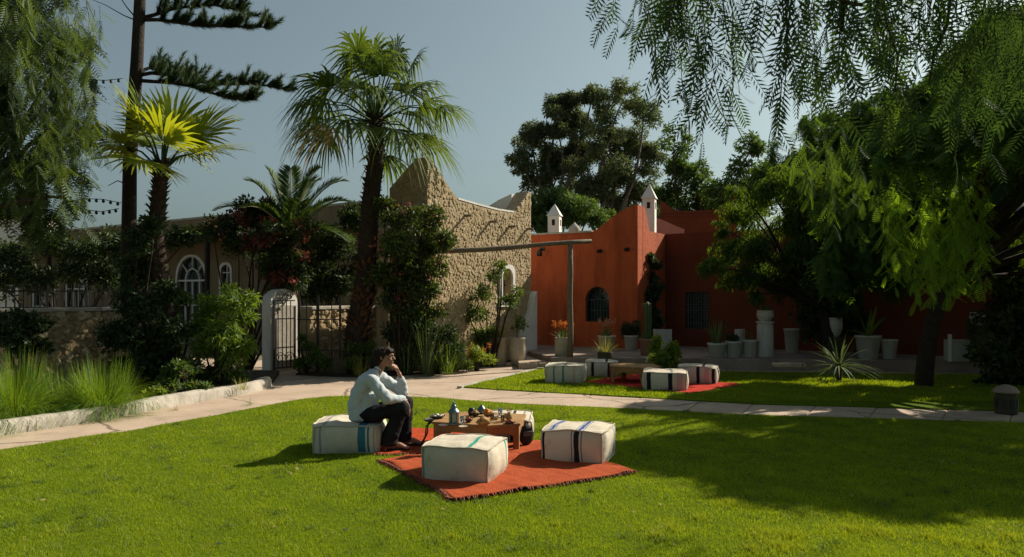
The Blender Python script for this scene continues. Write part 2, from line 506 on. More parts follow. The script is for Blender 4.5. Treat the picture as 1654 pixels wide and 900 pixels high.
# slabs of the cross path, each a paver with its own open joint
path_near = [(700, 645.2), (830, 655), (1000, 662.3), (1200, 673), (1654, 686), (1900, 693)]
path_far = [(745, 629), (830, 634.5), (1000, 643.7), (1200, 655.8), (1654, 669), (1900, 676)]
def along(ps, t):
    pts = [G(x, y) for x, y in ps]; L = [0]
    for a, b in zip(pts, pts[1:]): L.append(L[-1] + (b - a).length)
    s = t * L[-1]
    for i in range(len(pts) - 1):
        if s <= L[i + 1] + 1e-9: return pts[i].lerp(pts[i + 1], (s - L[i]) / (L[i + 1] - L[i]))
    return pts[-1]
path = tag(bpy.data.objects.new('path', None), kind='structure'); COL.objects.link(path)
ts = [0, .07, .155, .23, .31, .40, .475, .56, .64, .73, .81, .90, 1]
for i, (t0, t1) in enumerate(zip(ts, ts[1:])):
    a, b, c, d = along(path_near, t0), along(path_near, t1), along(path_far, t1), along(path_far, t0)
    e = .010
    u = (b - a).normalized() * e; w = (d - a).normalized() * e * 1.2
    z1 = .026 + .006 * random.random()
    q = [a + u + w, b - u + w, c - u - w, d + u - w]
    MB().prism([(p.x, p.y) for p in q], -.05, z1).build('slab', M['paving'], path, bevel=.006)
# joints across the wide plaza: large poured bays
for k, pp in enumerate([[(440, 641), (520, 637), (690, 640), (700, 644), (560, 642), (500, 645), (470, 650)],
                        ]):
    pass

# ---------------- kerb of the left planting bed
kf = [(-200, 742), (-100, 722), (0, 706), (60, 697), (120, 688), (180, 677), (240, 666), (300, 655), (350, 646), (400, 637), (430, 630), (440, 625)]
kp = [G(x, y) for x, y in kf]
def strip_profile(name, pts, wid, hgt, m, parent=None, seed=0):
    v = []; f = []; fine = []
    for a, b in zip(pts, pts[1:]):
        k = max(1, int((b - a).length / .12))
        fine += [a.lerp(b, j / k) for j in range(k)]
    fine.append(pts[-1])
    for i, p in enumerate(fine):
        d = (fine[min(i + 1, len(fine) - 1)] - fine[max(0, i - 1)]).normalized(); n = Vector((-d.y, d.x, 0))
        h = hgt * (1 + .16 * mnoise.noise(p * 1.3 + Vector((seed, 0, 0)))) ; o = .025 * mnoise.noise(p * 2.1)
        for dx, dz in ((-.01, -.05), (.0 + o * .6, .02), (.015 + o, h * .8), (.05 + o, h), (wid * .6, h * 1.02), (wid, h * .93), (wid + .01, -.05)):
            v.append(p + n * dx + Vector((0, 0, dz + .008 * mnoise.noise(p * 9 + Vector((dx * 20, 0, dz * 20))))))
    for i in range(len(fine) - 1):
        for j in range(6):
            a = i * 7 + j; f.append((a, a + 7, a + 8, a + 1))
    f.append(tuple(range(6, -1, -1))[::-1]); f.append(tuple((len(fine) - 1) * 7 + j for j in range(7))[::-1])
    return MB().add(v, f).build(name, m, parent, smooth=True)
tag(strip_profile('kerb', kp, .22, .17, M['limewash']), kind='structure')
bed_poly = [(p.x - .05, p.y + .08) for p in kp] + [(-4.7, 15.0), (-8.3, 14.2), (-10.5, 12.3), (-13, 10), (-13, 7)]
tag(MB().prism(bed_poly, -.1, .10).build('planting_bed_soil', M['soil']), kind='structure')
bed2 = [tuple(G(x, y))[:2] for x, y in [(478, 607), (540, 610), (610, 610), (680, 606), (740, 600), (790, 593), (812, 588)]] + [(.1, 18.2), (-1.6, 15.5), (-4.2, 15.3)]
tag(MB().prism(bed2, -.1, .05).build('border_bed_soil', M['soil']), kind='structure')
# step and terrace in front of the red house
TZ = .25
terr = [(.87, 16.25), (3.2, 16.1), (6, 15.75), (12.5, 15.0), (13, 22), (.55, 22), (.3, 18.6)]
tag(MB().prism(wob_edge(terr, .3, .025), -.1, TZ).build('terrace', M['terrace'], bevel=.015), kind='structure')
step = [tuple(G(x, y))[:2] for x, y in [(838, 597.5), (884, 597)]] + [(.86, 16.22), (.42, 18.6), (.1, 18.0)]
tag(MB().prism(step, -.1, .14).build('step', M['paving'], bevel=.012), kind='structure')

# ================================================================== stone building
SB_O = Vector((-1.76, 15.4, 0)); SB_R = math.atan2(.835, .55)
sb = thing('stone_house', 'tan rubble stone house with pointed corner parapets and a long low shaded wing', 'house', SB_O, SB_R)
LR = 4.07
gab = [(0, 0), (LR, 0), (LR, 4.2), (LR - .1, 4.23), (3.75, 4.02), (3.5, 3.78), (3.27, 3.62), (2.6, 3.61), (1.8, 3.65), (1.15, 3.69), (.95, 3.78), (.7, 3.97), (.45, 4.19), (.22, 4.385), (.1, 4.47), (0, 4.48)]
win_loop = arch_loop(2.95, .42, 1.45, 2.25)
me = flat_with_holes(gab, [win_loop], .38)
link('wall', me, M['mortar'], sb)
WX, WH = 4.5, 4.42      # the long wing lies back behind the gabled block
blk = [(0, 0), (.66, 0), (.66, 3.91), (.6, 3.95), (.3, 4.19), (0, 4.42)]
bl = link('wall', flat_with_holes(blk, [], .36), M['mortar'], sb)
bl.matrix_local = Matrix(((0, 1, 0, .0), (1, 0, 0, .385), (0, 0, 1, 0), (0, 0, 0, 1)))
bs_ = link('wall', flat_with_holes([(.37, 0), (WX, 0), (WX, 2.25), (.37, 2.25)], [], .3), M['facade'], sb); bs_.location = (0, .74, 0)  # unseen side wall and roof set low to let sun onto the gate wall
fac = [(3.6, 0), (27, 0), (27, WH), (3.6, WH)]
fl = link('wall', flat_with_holes(fac, [arch_loop(13.4, 1.75, .35, 3.04), arch_loop(11.35, .55, 1.5, 2.7), arch_loop(21.6, 1.7, .35, 2.75), arch_loop(24.6, 1.7, .35, 2.75)], .36), M['facade'], sb)
fl.matrix_local = Matrix(((0, 1, 0, WX), (1, 0, 0, 1.635), (0, 0, 1, 0), (0, 0, 0, 1)))
# far return parapet, white-washed inside
rp = link('parapet', flat_with_holes([(0, 0), (.94, 0), (.94, 3.82), (.7, 3.92), (.4, 4.05), (0, 4.18)], [], .3), M['white'], sb)
rp.matrix_local = Matrix(((0, -1, 0, LR - .003), (1, 0, 0, .385), (0, 0, 1, 0), (0, 0, 0, 1)))
MB().box((2.0, .56, 2.1), (3.2, .34, .12)).build('roof', M['terrace'], sb)
MB().box((7.4, 17.0, 4.1), (5.0, 23.2, .12)).build('roof', M['terrace'], sb)
cp = MB()
cpts = [(1.05, 3.72), (1.8, 3.67), (2.6, 3.63), (3.28, 3.64)]
for a, b in zip(cpts, cpts[1:]): cp.bar((a[0], .19, a[1] + .012), (b[0], .19, b[1] + .012), .40, .04)
cp.build('coping', M['white'], sb)
# rubble facing: individually shaped stones set proud of the mortar
def point_in(poly, x, z):
    c = False; n = len(poly)
    for i in range(n):
        x1, z1 = poly[i]; x2, z2 = poly[(i + 1) % n]
        if (z1 > z) != (z2 > z) and x < (x2 - x1) * (z - z1) / (z2 - z1) + x1: c = not c
    return c
def rubble(poly, holes, sp=.10, h=.015, flip=None, zmul=.78, edge=.03):
    xs = [p[0] for p in poly]; zs = [p[1] for p in poly]; out = []; tn = []
    row = 0; z = min(zs) + sp / 2; hh0 = h
    while z < max(zs):
        x = min(xs) + (row % 2) * sp / 2
        while x < max(xs):
            cx = x + random.uniform(-.28, .28) * sp; cz = z + random.uniform(-.28, .28) * sp
            if point_in(poly, cx, cz) and all(not point_in(q, cx, cz) and not point_in(q, cx + .05, cz) and not point_in(q, cx - .05, cz) for q in holes):
                rr = sp * (random.uniform(.36, .62) if random.random() < .72 else random.uniform(.7, 1.0)); h = hh0 * random.uniform(.8, 1.3); rx = rr * random.uniform(.7, 1.15); rz = rr * random.uniform(.7, 1.3)
                n = random.choice((5, 6, 7)); a0 = random.random() * 6.28; hh = h * random.uniform(.35, 1.25)
                ring = []; top = []
                for k in range(n):
                    a = a0 + 6.283 * k / n + random.uniform(-.25, .25)
                    q = random.uniform(.8, 1.12)
                    ring.append((cx + rx * q * math.cos(a), .012, cz + rz * q * math.sin(a)))
                    top.append((cx + rx * q * .68 * math.cos(a), -hh * random.uniform(.65, 1.1), cz + rz * q * .68 * math.sin(a)))
                t = random.random(); ctr = (cx, -hh * 1.05, cz)
                for k in range(n):
                    j = (k + 1) % n
                    out.append((ring[k], ring[j], top[j], top[k])); out.append((top[k], top[j], ctr, ctr))
                    tn += [t, min(1, t + .04)]
            x += sp
        z += sp * zmul; row += 1
    A = np.array(out, float)
    return A, np.array(tn)
def rubble_obj(name, A, tn, parent):
    v = [tuple(p) for q in A for p in q]; 
    quads = A; me = soup_mesh(name, quads, tn)
    me.validate()
    o = link(name, me, M['stone'], parent); tag(o, kind='stuff'); return o
gin = [(min(max(x, .02), LR - .02), z - .03 if z > 0 else z) for x, z in gab]
hole_m = arch_loop(2.95, .62, 1.35, 2.36)
A, tn = rubble(gin, [hole_m])
rubble_obj('rubble_stones', A, tn, sb)
fin = [(.02, 0), (1.03, 0), (1.03, 3.87), (.985, 3.90), (.685, 4.14), (.385, 4.38), (.02, 4.44)]
A, tn = rubble(fin, [])
A2 = A.copy(); A2[..., 0] = A[..., 1]; A2[..., 1] = A[..., 0]
rubble_obj('rubble_stones', A2[:, ::-1], tn, sb)
for x, z in ((.26, 3.38), (1.28, 3.38), (2.27, 3.33), (3.06, 3.28), (3.86, 3.28)):
    pb = MB().tube([(x, .1, z), (x, -.14, z - .008), (x, -.20, z - .01)], [.032, .03, .028], 8, jit=.1).build('roof_pole', M['grey_wood'], sb)
# small arched window with white surround in the gable
def surround(loop, w, d0, d1):
    mb = MB(); n = len(loop); cx = sum(p[0] for p in loop) / n; cz = sum(p[1] for p in loop) / n
    o = [(p[0] + (w if p[0] > cx else -w) * (1 if abs(p[0] - cx) > .02 else 0), p[1] + (w if p[1] > cz else -w)) for p in loop]
    for i in range(n):
        j = (i + 1) % n
        a, b, c, d = loop[i], loop[j], o[j], o[i]
        vs = [(a[0], d0, a[1]), (b[0], d0, b[1]), (c[0], d0, c[1]), (d[0], d0, d[1]), (a[0], d1, a[1]), (b[0], d1, b[1]), (c[0], d1, c[1]), (d[0], d1, d[1])]
        mb.add(vs, [(0, 1, 2, 3), (7, 6, 5, 4), (0, 4, 5, 1), (2, 6, 7, 3), (1, 5, 6, 2), (3, 7, 4, 0)])
    return mb
wd = surround(arch_loop(2.95, .44, 1.44, 2.26), .10, -.055, .12).build('window', M['white'], sb)
MB().prism([(2.73, .2), (3.17, .2), (3.17, .22), (2.73, .22)], 1.44, 2.26).build('pane', M['dark_glass'], wd)
MB().bar((2.95, .17, 1.44), (2.95, .17, 2.26), .03).bar((2.73, .17, 1.85), (3.17, .17, 1.85), .03).build('glazing_bar', M['teal_paint'], wd)
# white sloping buttress at the far foot of the gable
bt = MB(); 
prof = [(3.30, 0), (LR + .01, 0), (LR + .01, 1.72), (LR - .10, 1.6), (3.85, 1.2), (3.65, .95), (3.45, .6)]
me = flat_with_holes(prof, [], .22); bo = link('buttress', me, M['white'], sb); bo.location = (0, -.18, 0)
# windows and details of the long wing (local frame: y runs along the wing, outside is -x)
def wing_window(y, w, z0, z1, bars):
    f = surround(arch_loop(0, w, z0, z1), .09, -.03, .10)
    o = f.build('window', M['white'], sb); o.matrix_local = Matrix(((0, 1, 0, WX), (1, 0, 0, y + 1.635), (0, 0, 1, 0), (0, 0, 0, 1)))
    b = MB(); r = w / 2; zc = z1 - r
    if bars > 1:
        for k in range(1, bars): 
            x = -r + w * k / bars; b.bar((x, .06, z0), (x, .06, zc), .05)
        b.bar((-r, .06, zc), (r, .06, zc), .06); b.bar((-r, .06, (z0 + zc) / 2), (r, .06, (z0 + zc) / 2), .04)
        for k in range(8):
            a0, a1 = math.pi * k / 8, math.pi * (k + 1) / 8
            b.bar((.5 * r * math.cos(a0), .06, zc + .5 * r * math.sin(a0)), (.5 * r * math.cos(a1), .06, zc + .5 * r * math.sin(a1)), .045)
        for a in (45, 90, 135): b.bar((.5 * r * math.cos(R(a)), .06, zc + .5 * r * math.sin(R(a))), (r * math.cos(R(a)), .06, zc + r * math.sin(R(a))), .045)
    else:
        b.bar((0, .06, z0), (0, .06, z1), .035); b.bar((-r, .06, zc), (r, .06, zc), .035)
    b.build('glazing_bar', M['white'], o)
    MB().box((0, .14, (z0 + z1) / 2), (w, .02, z1 - z0)).build('pane', M['dark_glass'], o)
wing_window(13.4, 1.75, .35, 3.04, 4); wing_window(11.35, .55, 1.5, 2.7, 1); wing_window(21.6, 1.7, .35, 2.75, 4); wing_window(24.6, 1.7, .35, 2.75, 4)
MB().box((WX - .10, 17.2, 3.66), (.42, 22, .12)).build('cornice', M['limewash'], sb)
MB().box((WX + .19, 16.95, WH + .035), (.42, 23.5, .07)).build('coping', M['limewash'], sb)
MB().box((WX - .9, 16.5, 3.56), (1.3, 22, .06)).build('veranda_roof', M['grey_wood'], sb)
vp = MB()
for y in (8.6, 11.9, 17.5, 22.5): MB().box((WX - 1.48, y, 1.76), (.12, .12, 3.52)).build('veranda_post', M['dark_wood'], sb)

# ================================================================== garden wall, gate, fence
def wall_strip(name, label, a, b, h, th, m, stones=True, top=None):
    a, b = Vector(a), Vector(b); L = (b - a).length; ang = math.atan2(b.y - a.y, b.x - a.x)
    t = thing(name, label, 'wall', (a.x, a.y, 0), ang)
    MB().box((L / 2, th / 2, h / 2), (L, th, h)).build('wall_core', M['mortar'], t)
    A, tn = rubble([(0.02, 0), (L - .02, 0), (L - .02, h - .02), (.02, h - .02)], [], .12, .04)
    rubble_obj('rubble_stones', A, tn, t)
    MB().box((L / 2, th / 2, h + .03), (L + .04, th + .10, .07)).build('coping', m, t, bevel=.012)
    return t
wall_strip('garden_wall', 'low sunlit rubble wall with pale coping beside the iron gate', (-4.12, 15.15, 0), (-3.05, 16.75, 0), 1.32, .28, M['limewash'])
wall_strip('garden_wall', 'low rubble wall behind the tall grass clumps, topped with railings', (-8.75, 11.35, 0), (-6.95, 14.1, 0), 1.33, .28, M['limewash'])
lw = (Vector((-8.75, 11.35, 1.35)), Vector((-6.95, 14.1, 1.35)))
rl = thing('iron_railing', 'black iron railing standing on the low wall behind the tall grass', 'railing', (-8.75, 11.35, 0), math.atan2(2.75, 1.8))
LL = (lw[1] - lw[0]).length
for z in (1.40, 1.68): MB().bar((0, .14, z), (LL, .14, z), .025).build('rail', M['iron'], rl)
b0 = MB().bar((0, 0, 1.36), (0, 0, 1.80), .016).mesh('baluster')
for k in range(int(LL / .13)):
    o = link('baluster', b0, None, rl); o.location = (.06 + .13 * k, .14, 0)
b0.materials.append(M['iron'])
# white round-topped gate pier
pier = thing('gate_pier', 'white limewashed gate pier with rounded top', 'pier', G(459, 600), SB_R)
prof = [(-.36, 0), (.36, 0), (.36, 1.45)] + [(.36 * math.cos(math.pi * k / 10), 1.45 + .30 * math.sin(math.pi * k / 10)) for k in range(1, 10)] + [(-.36, 1.45)]
o = link('pier_body', flat_with_holes(prof, [], .27), M['white'], pier)
b = o.modifiers.new('bevel', 'BEVEL'); b.width = .03; b.segments = 3; b.limit_method = 'ANGLE'
o = link('recessed_panel', flat_with_holes([(-.30, .05), (.31, .05), (.31, 1.40), (-.30, 1.40)], [], .02), M['limewash'], pier); o.location = (0, -.015, 0)
gate = thing('iron_gate', 'open black iron gate leaf with scrolled top in front of the white pier', 'gate', G(459, 600) + Vector((.10 - .20, -.07 - .30, 0)), SB_R - R(6))
for x in (0, .50): MB().bar((x, 0, .04), (x, 0, 1.50 if x == 0 else 1.38), .035).build('stile', M['iron'], gate)
for z in (.10, .52, 1.12, 1.50): MB().bar((0, 0, z), (.50, 0, z), .025).build('rail', M['iron'], gate)
bb = MB().bar((0, 0, .1), (0, 0, 1.5), .016).mesh('bar'); bb.materials.append(M['iron'])
for k in range(1, 5): link('bar', bb, None, gate).location = (.1 * k, 0, 0)
def scroll(cx, cz, r, turns=1.6, s=1):
    return [(cx + s * r * (1 - .75 * t) * math.cos(6.283 * turns * t), 0, cz + r * (1 - .75 * t) * math.sin(6.283 * turns * t)) for t in [i / 22 for i in range(23)]]
for cx, s in ((.15, 1), (.36, -1)): MB().tube(scroll(cx, 1.60, .10, s=s), .010, 5).build('scroll', M['iron'], gate)
for cx in (.15, .36): MB().tube(scroll(cx, .31, .12), .009, 5).build('scroll', M['iron'], gate)
fe = thing('iron_fence', 'black iron fence panel climbed by leaves left of the sunlit rubble wall', 'fence', G(480, 606), R(2))
for x in (.04, .42, .86): MB().bar((x, 0, 0), (x, 0, 1.62 - .1 * (x < .1)), .04).build('fence_post', M['iron'], fe)
for z in (.50, 1.12): MB().bar((0, 0, z), (.86, 0, z), .022).build('rail', M['iron'], fe)
for k in range(8):
    if k in (1, 3, 6): link('bar', bb, None, fe).location = (.09 + .1 * k, 0, 0)

# ================================================================== red house
RB_O = Vector((.6, 20.5, 0)); RB_R = math.atan2(-.55, .835)
rb = thing('red_house', 'terracotta red house with curved parapets and an arched window', 'house', RB_O, RB_R)
L1 = 3.09
w1 = [(-1.2, TZ - .1), (L1, TZ - .1), (L1, 3.90), (L1 - .06, 3.92), (2.9, 3.88), (2.65, 3.78), (2.35, 3.62), (2.1, 3.44), (1.93, 3.33), (1.79, 3.28), (-1.2, 3.27)]
ar = arch_loop(1.95, .70, .92, 1.84, 12)
link('wall', flat_with_holes(w1, [ar], .32), M['red'], rb)
ret = [(0, TZ - .1), (1.5, TZ - .1), (1.5, 3.28), (.42, 3.29), (.36, 3.42), (.25, 3.66), (.14, 3.84), (.05, 3.90), (0, 3.915)]
ro = link('wall', flat_with_holes(ret, [], .30), M['red'], rb)
ro.matrix_local = Matrix(((0, -1, 0, L1 + .004), (1, 0, 0, .325), (0, 0, 1, 0), (0, 0, 0, 1)))
w2 = [(L1 - .28, TZ - .1), (14, TZ - .1), (14, 3.29), (L1 - .28, 3.29)]
rw = [(3.67, .72), (4.32, .72), (4.32, 1.70), (3.67, 1.70)]
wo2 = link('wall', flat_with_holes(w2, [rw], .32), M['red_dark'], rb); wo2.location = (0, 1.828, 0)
MB().box((.8, 2.6, 3.16), (3.9, 4.5, .12)).build('roof', M['terrace'], rb)
MB().box((8.4, 4.6, 3.16), (11, 4.8, .12)).build('roof', M['terrace'], rb)
MB().box((.3, .16, 3.295), (3.0, .38, .045)).build('coping', M['limewash'], rb)
# arched window: deep frame, vertical bars, fan on top
wf = surround(arch_loop(1.95, .62, .96, 1.80), .05, .10, .18).build('window', M['teal_paint'], rb)
MB().box((1.95, .22, 1.38), (.70, .02, .92)).build('pane', M['dark_glass'], wf)
bars = MB()
for k in range(1, 7): bars.bar((1.64 + .62 * k / 7, .12, .94), (1.64 + .62 * k / 7, .12, 1.50), .018)
bars.bar((1.62, .12, 1.50), (2.28, .12, 1.50), .03); bars.bar((1.62, .12, 1.22), (2.28, .12, 1.22), .02)
for a in (35, 62, 90, 118, 145): bars.bar((1.95, .12, 1.50), (1.95 + .31 * math.cos(R(a)), .12, 1.50 + .31 * math.sin(R(a))), .02)
bars.build('window_bars', mat('teal_grille', (.05, .10, .10), (.03, .07, .07)), wf)
w2f = MB()
for a, b in (((3.67, .72), (4.32, .72)), ((3.67, 1.7), (4.32, 1.7)), ((3.69, .7), (3.69, 1.7)), ((4.30, .7), (4.30, 1.7)), ((4.0, .7), (4.0, 1.7))):
    w2f.bar((a[0], 1.93, a[1]), (b[0], 1.93, b[1]), .05)
w2o = w2f.build('window', M['teal_paint'], rb)
MB().box((4.0, 2.05, 1.21), (.65, .02, .98)).build('pane', M['dark_glass'], w2o)
gr = MB(); scr_m = MB().tube(scroll(0, 0, .05, 1), .006, 4).mesh('scroll'); scr_m.materials.append(M['grey_iron'])
for k in range(1, 9): gr.bar((3.67 + .65 * k / 9, 1.86, .72), (3.67 + .65 * k / 9, 1.86, 1.70), .014)
for k in range(1, 6): gr.bar((3.67, 1.86, .72 + .98 * k / 6), (4.32, 1.86, .72 + .98 * k / 6), .014)
for i in range(4):
    for j in range(6): link('scroll', scr_m, None, w2o).location = (3.76 + .16 * i, 1.85, .80 + .16 * j)
# grille scrolls face outwards (built at y = 0, moved onto the window)
g_o = gr.build('window_grille', M['grey_iron'], w2o)
for x, z in ((2.05, 2.78), (2.82, 2.80)): MB().tube([(x, .1, z), (x, -.16, z - .03)], [.05, .045], 8).build('drain_spout', M['dark_wood'], rb)
lm = thing('wall_lamp', 'small black spotlight fixed high on the red wall near the stone gable', 'lamp', P(872, 404, 20.0), RB_R)
MB().box((0, .12, .03), (.14, .06, .10)).build('bracket', M['iron'], lm)
MB().lathe([(.03, 0), (.07, -.04), (.08, -.16), (.06, -.16)], 12, (0, -.02, .0)).build('lamp_shade', M['iron'], lm, smooth=True)
MB().bar((0, .12, .04), (0, -.02, .0), .03).build('arm', M['iron'], lm)
# chimneys
def chimney(label, c, w, zs, zt, rz):
    t = thing('chimney', label, 'chimney', (c[0], c[1], 3.1), rz)
    MB().box((0, 0, (zs - 3.1) / 2), (w, w, zs - 3.1)).build('shaft', M['white'], t, bevel=.01)
    cap = MB(); h = w / 2 + .035
    cap.add([(-h, -h, zs - 3.1), (h, -h, zs - 3.1), (h, h, zs - 3.1), (-h, h, zs - 3.1), (0, 0, zt - 3.1)], [(3, 2, 1, 0), (0, 1, 4), (1, 2, 4), (2, 3, 4), (3, 0, 4)])
    cap.build('cap', M['white'], t)
    for dx, dy, sx, sy in ((0, -w / 2, .09, .02), (w / 2, 0, .02, .09)):
        MB().box((dx, dy, zs - 3.1 - .20), (sx, sy, .17)).build('smoke_opening', M['dark_wood'], t)
chimney('short white chimney with pointed cap on the red roof', P(896, 380, 21.6), .34, 3.92, 4.28, R(-16))
chimney('tall white chimney with pointed cap above the curved red parapet', P(1049, 380, 20.9), .34, 4.33, 4.76, R(-20))
kn = thing('roof_finial', 'small rounded white finial on the low red parapet', 'finial', P(928, 376, 20.6), 0)
MB().lathe([(.17, -.03), (.17, .06), (.15, .14), (.10, .2), (.05, .24), (.0, .30)], 10).build('finial', M['limewash'], kn, smooth=True)
# upper storey further back
up = thing('roof_parapet', 'dark red upper parapet with two upturned corners behind the tall chimney', 'parapet', (5.0, 25.0, 0), R(-8))
prof = [(0, 2.5), (2.5, 2.5), (2.5, 4.95), (2.42, 4.93), (2.25, 4.68), (2.05, 4.52), (1.7, 4.46), (.7, 4.44), (.45, 4.5), (.25, 4.62), (.1, 4.76), (0, 4.8)]
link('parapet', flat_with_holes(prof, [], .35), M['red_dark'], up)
MB().bar((-.02, -.03, 4.30), (2.52, -.03, 4.30), .06, .05).build('string_course', M['red_dark'], up)
pk = link('pink_gable', flat_with_holes([(-.9, 2.5), (.55, 2.5), (.55, 3.6), (-.9, 4.25)], [], .3), mat('pink_render', (.50, .20, .16), (.42, .16, .12)), up); pk.location = (.0, -2.6, 0)
# far white building glimpsed at the left
fb_ = thing('white_building', 'far white flat-roofed building glimpsed behind the left tree', 'building', (-27, 38, 0), R(20))
MB().box((0, 2, 2.6), (9, 4, 5.2)).build('wall', M['white'], fb_)
MB().box((1, 2, 5.5), (3.4, 3, .6)).build('roof_block', M['limewash'], fb_)
for k in range(4): MB().box((-3 + 2 * k, -.01, 3.6), (.8, .06, 1.0)).build('window', M['dark_glass'], fb_)

# pole frame
pf = thing('pole_frame', 'weathered round post carrying a long horizontal pole to the stone gable', 'pergola', (P(921, 577, 16.35).x, 16.35, TZ), 0)
O = Vector(pf.location)
a = Vector((.0, 0, 0)); 
hp = P(921, 392, 16.35) - O
MB().tube([(-.005, 0, 0), (.01, 0, .6), (-.008, 0, 1.3), (.006, 0, 1.9), (0, 0, hp.z)], [.072, .066, .063, .06, .055], 10, jit=.06).build('post', M['grey_wood'], pf, smooth=True)
q = [P(955, 391, 16.45), P(921, 393, 16.35), P(880, 396, 16.2), P(830, 401, 16.03), P(775, 405, 15.84), P(720, 407, 15.65), P(702, 407, 15.58)]
MB().tube([x - O + Vector((0, 0, .02)) for x in q], [.045, .05, .05, .055, .055, .06, .06], 10, jit=.06).build('crossbeam', M['grey_wood'], pf, smooth=True)
# ================================================================== foliage materials
M['pepper'] = leafm('pepper_leaf', (.020, .055, .012), (.05, .115, .016), trans=(.17, .30, .015), tfac=.44, gloss=.02)
M['pepper_grey'] = leafm('grey_green_leaf', (.022, .042, .020), (.115, .16, .06), trans=(.15, .22, .04), tfac=.35, gloss=.015)
M['pepper_deep'] = leafm('deep_green_leaf', (.025, .06, .018), (.075, .13, .03), trans=(.18, .28, .03), tfac=.38)
M['euca'] = leafm('gum_leaf', (.045, .07, .035), (.13, .15, .07), trans=(.20, .25, .06), tfac=.34)
M['bush'] = leafm('shrub_leaf', (.03, .07, .014), (.085, .14, .025), trans=(.20, .30, .02), tfac=.35)
M['bush_lime'] = leafm('lime_leaf', (.08, .15, .015), (.20, .27, .03), trans=(.38, .46, .03), tfac=.45)
M['bush_dark'] = leafm('dark_leaf', (.016, .034, .012), (.04, .07, .02), trans=(.07, .11, .015), tfac=.3)
M['bougain'] = leafm('reddish_leaf', (.12, .035, .025), (.22, .06, .04), trans=(.30, .07, .04), tfac=.35)
M['palm'] = leafm('palm_leaf', (.018, .045, .012), (.085, .135, .022), trans=(.19, .27, .02), tfac=.36, gloss=.08)
M['palm_lit'] = leafm('backlit_palm_leaf', (.10, .20, .015), (.26, .30, .02), trans=(.50, .52, .015), tfac=.5, gloss=.06)  # palm leaf colour brightened as if sun shone through it
M['palm_blue'] = leafm('feather_palm_leaf', (.035, .075, .025), (.07, .12, .03), trans=(.14, .22, .02), tfac=.33, gloss=.08)
M['pine'] = leafm('pine_needle', (.02, .045, .018), (.05, .085, .028), trans=(.08, .13, .02), tfac=.2)
M['dry'] = leafm('dry_leaf', (.22, .17, .07), (.34, .27, .12), tfac=.3)
M['grassy'] = leafm('tall_grass', (.05, .13, .014), (.14, .26, .022), trans=(.32, .46, .015), tfac=.48, gloss=.03)
M['grassy_yellow'] = leafm('yellow_grass', (.16, .20, .03), (.36, .34, .07), trans=(.5, .46, .06), tfac=.45)
M['strap'] = leafm('strap_leaf', (.06, .10, .04), (.14, .20, .07), trans=(.20, .27, .05), tfac=.3, gloss=.08)
M['flower_orange'] = leafm('orange_flower', (.50, .09, .02), (.65, .20, .05), tfac=.3)
M['flower_pink'] = leafm('pink_flower', (.45, .14, .12), (.6, .28, .2), tfac=.3)

TRI = {n: t_pinnate(n=n) for n in (5, 6, 7)}
def wclumps(lst, Y, dj=1.0, f=1.0):
    o = []
    for t in lst:
        px, py, r = t[:3]; y = (t[3] if len(t) > 3 else Y) + random.uniform(-dj, dj)
        p = P(px, py, y); o.append((p.x, p.y, p.z, r * y / F * f))
    return o

M['sunlit_pepper'] = leafm('sunlit_pepper_leaf', (.07, .17, .014), (.22, .38, .035), trans=(.42, .68, .025), tfac=.53, gloss=.02)  # pepper leaf with the sun's brightness put into its colour
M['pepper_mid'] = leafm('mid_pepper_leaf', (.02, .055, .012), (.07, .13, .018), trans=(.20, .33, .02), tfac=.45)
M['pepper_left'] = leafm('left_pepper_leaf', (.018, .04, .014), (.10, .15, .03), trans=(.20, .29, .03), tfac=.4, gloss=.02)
# ---------------- eucalyptus and mixed trees behind the red house
def hang(sm, n=3, f=.76, step=1.2):
    o = []
    for x, y, z, r in sm:
        r0 = r
        for i in range(n):
            o.append((x + random.uniform(-.15, .15) * r, y + random.uniform(-.15, .15) * r, z, r0)); z -= step * r0; r0 *= f
    return o
def _gp(l): return [tuple(G(x, y))[:2] for x, y in l]
# where the photograph's lawn and paving lie in full sun: crowns are grown so that they leave it open
SUNNY = [_gp([(0, 700), (300, 650), (640, 600), (900, 600), (1190, 600), (1190, 628), (1110, 645), (1060, 655), (1000, 668), (1080, 676), (1150, 690), (1180, 705), (1090, 715), (1005, 722), (985, 742), (1010, 766), (1130, 768), (1180, 800), (1260, 800), (1380, 838), (1440, 822), (1510, 822), (1600, 858), (1700, 885), (1900, 900), (1900, 1300), (-400, 1300), (-400, 760)])]
_DAP = [(1250, 735, 34, 7), (1350, 728, 36, 6), (1390, 802, 40, 7), (1335, 770, 30, 6), (1120, 742, 30, 5), (1200, 715, 40, 6), (1450, 790, 26, 7), (1570, 728, 34, 6), (1590, 805, 36, 7), (1640, 772, 30, 7), (1235, 617, 50, 5), (1330, 621, 60, 6), (1440, 623, 55, 5), (1540, 634, 30, 3), (1280, 676, 24, 3), (1480, 745, 26, 6), (1300, 702, 30, 5), (1545, 845, 30, 8), (1100, 690, 30, 4)]
SUNNY += [_gp([(x + 1.5 * a * math.cos(t), y + 1.9 * b * math.sin(t)) for t in [6.283 * k / 10 for k in range(10)]]) for x, y, a, b in _DAP]
LITN = Vector((math.sin(SUN_AZ), math.cos(SUN_AZ), 0)) / math.tan(SUN_EL)
def _inside(poly, x, z):
    c = False; n = len(poly)
    for i in range(n):
        x1, z1 = poly[i]; x2, z2 = poly[(i + 1) % n]
        if (z1 > z) != (z2 > z) and x < (x2 - x1) * (z - z1) / (z2 - z1) + x1: c = not c
    return c
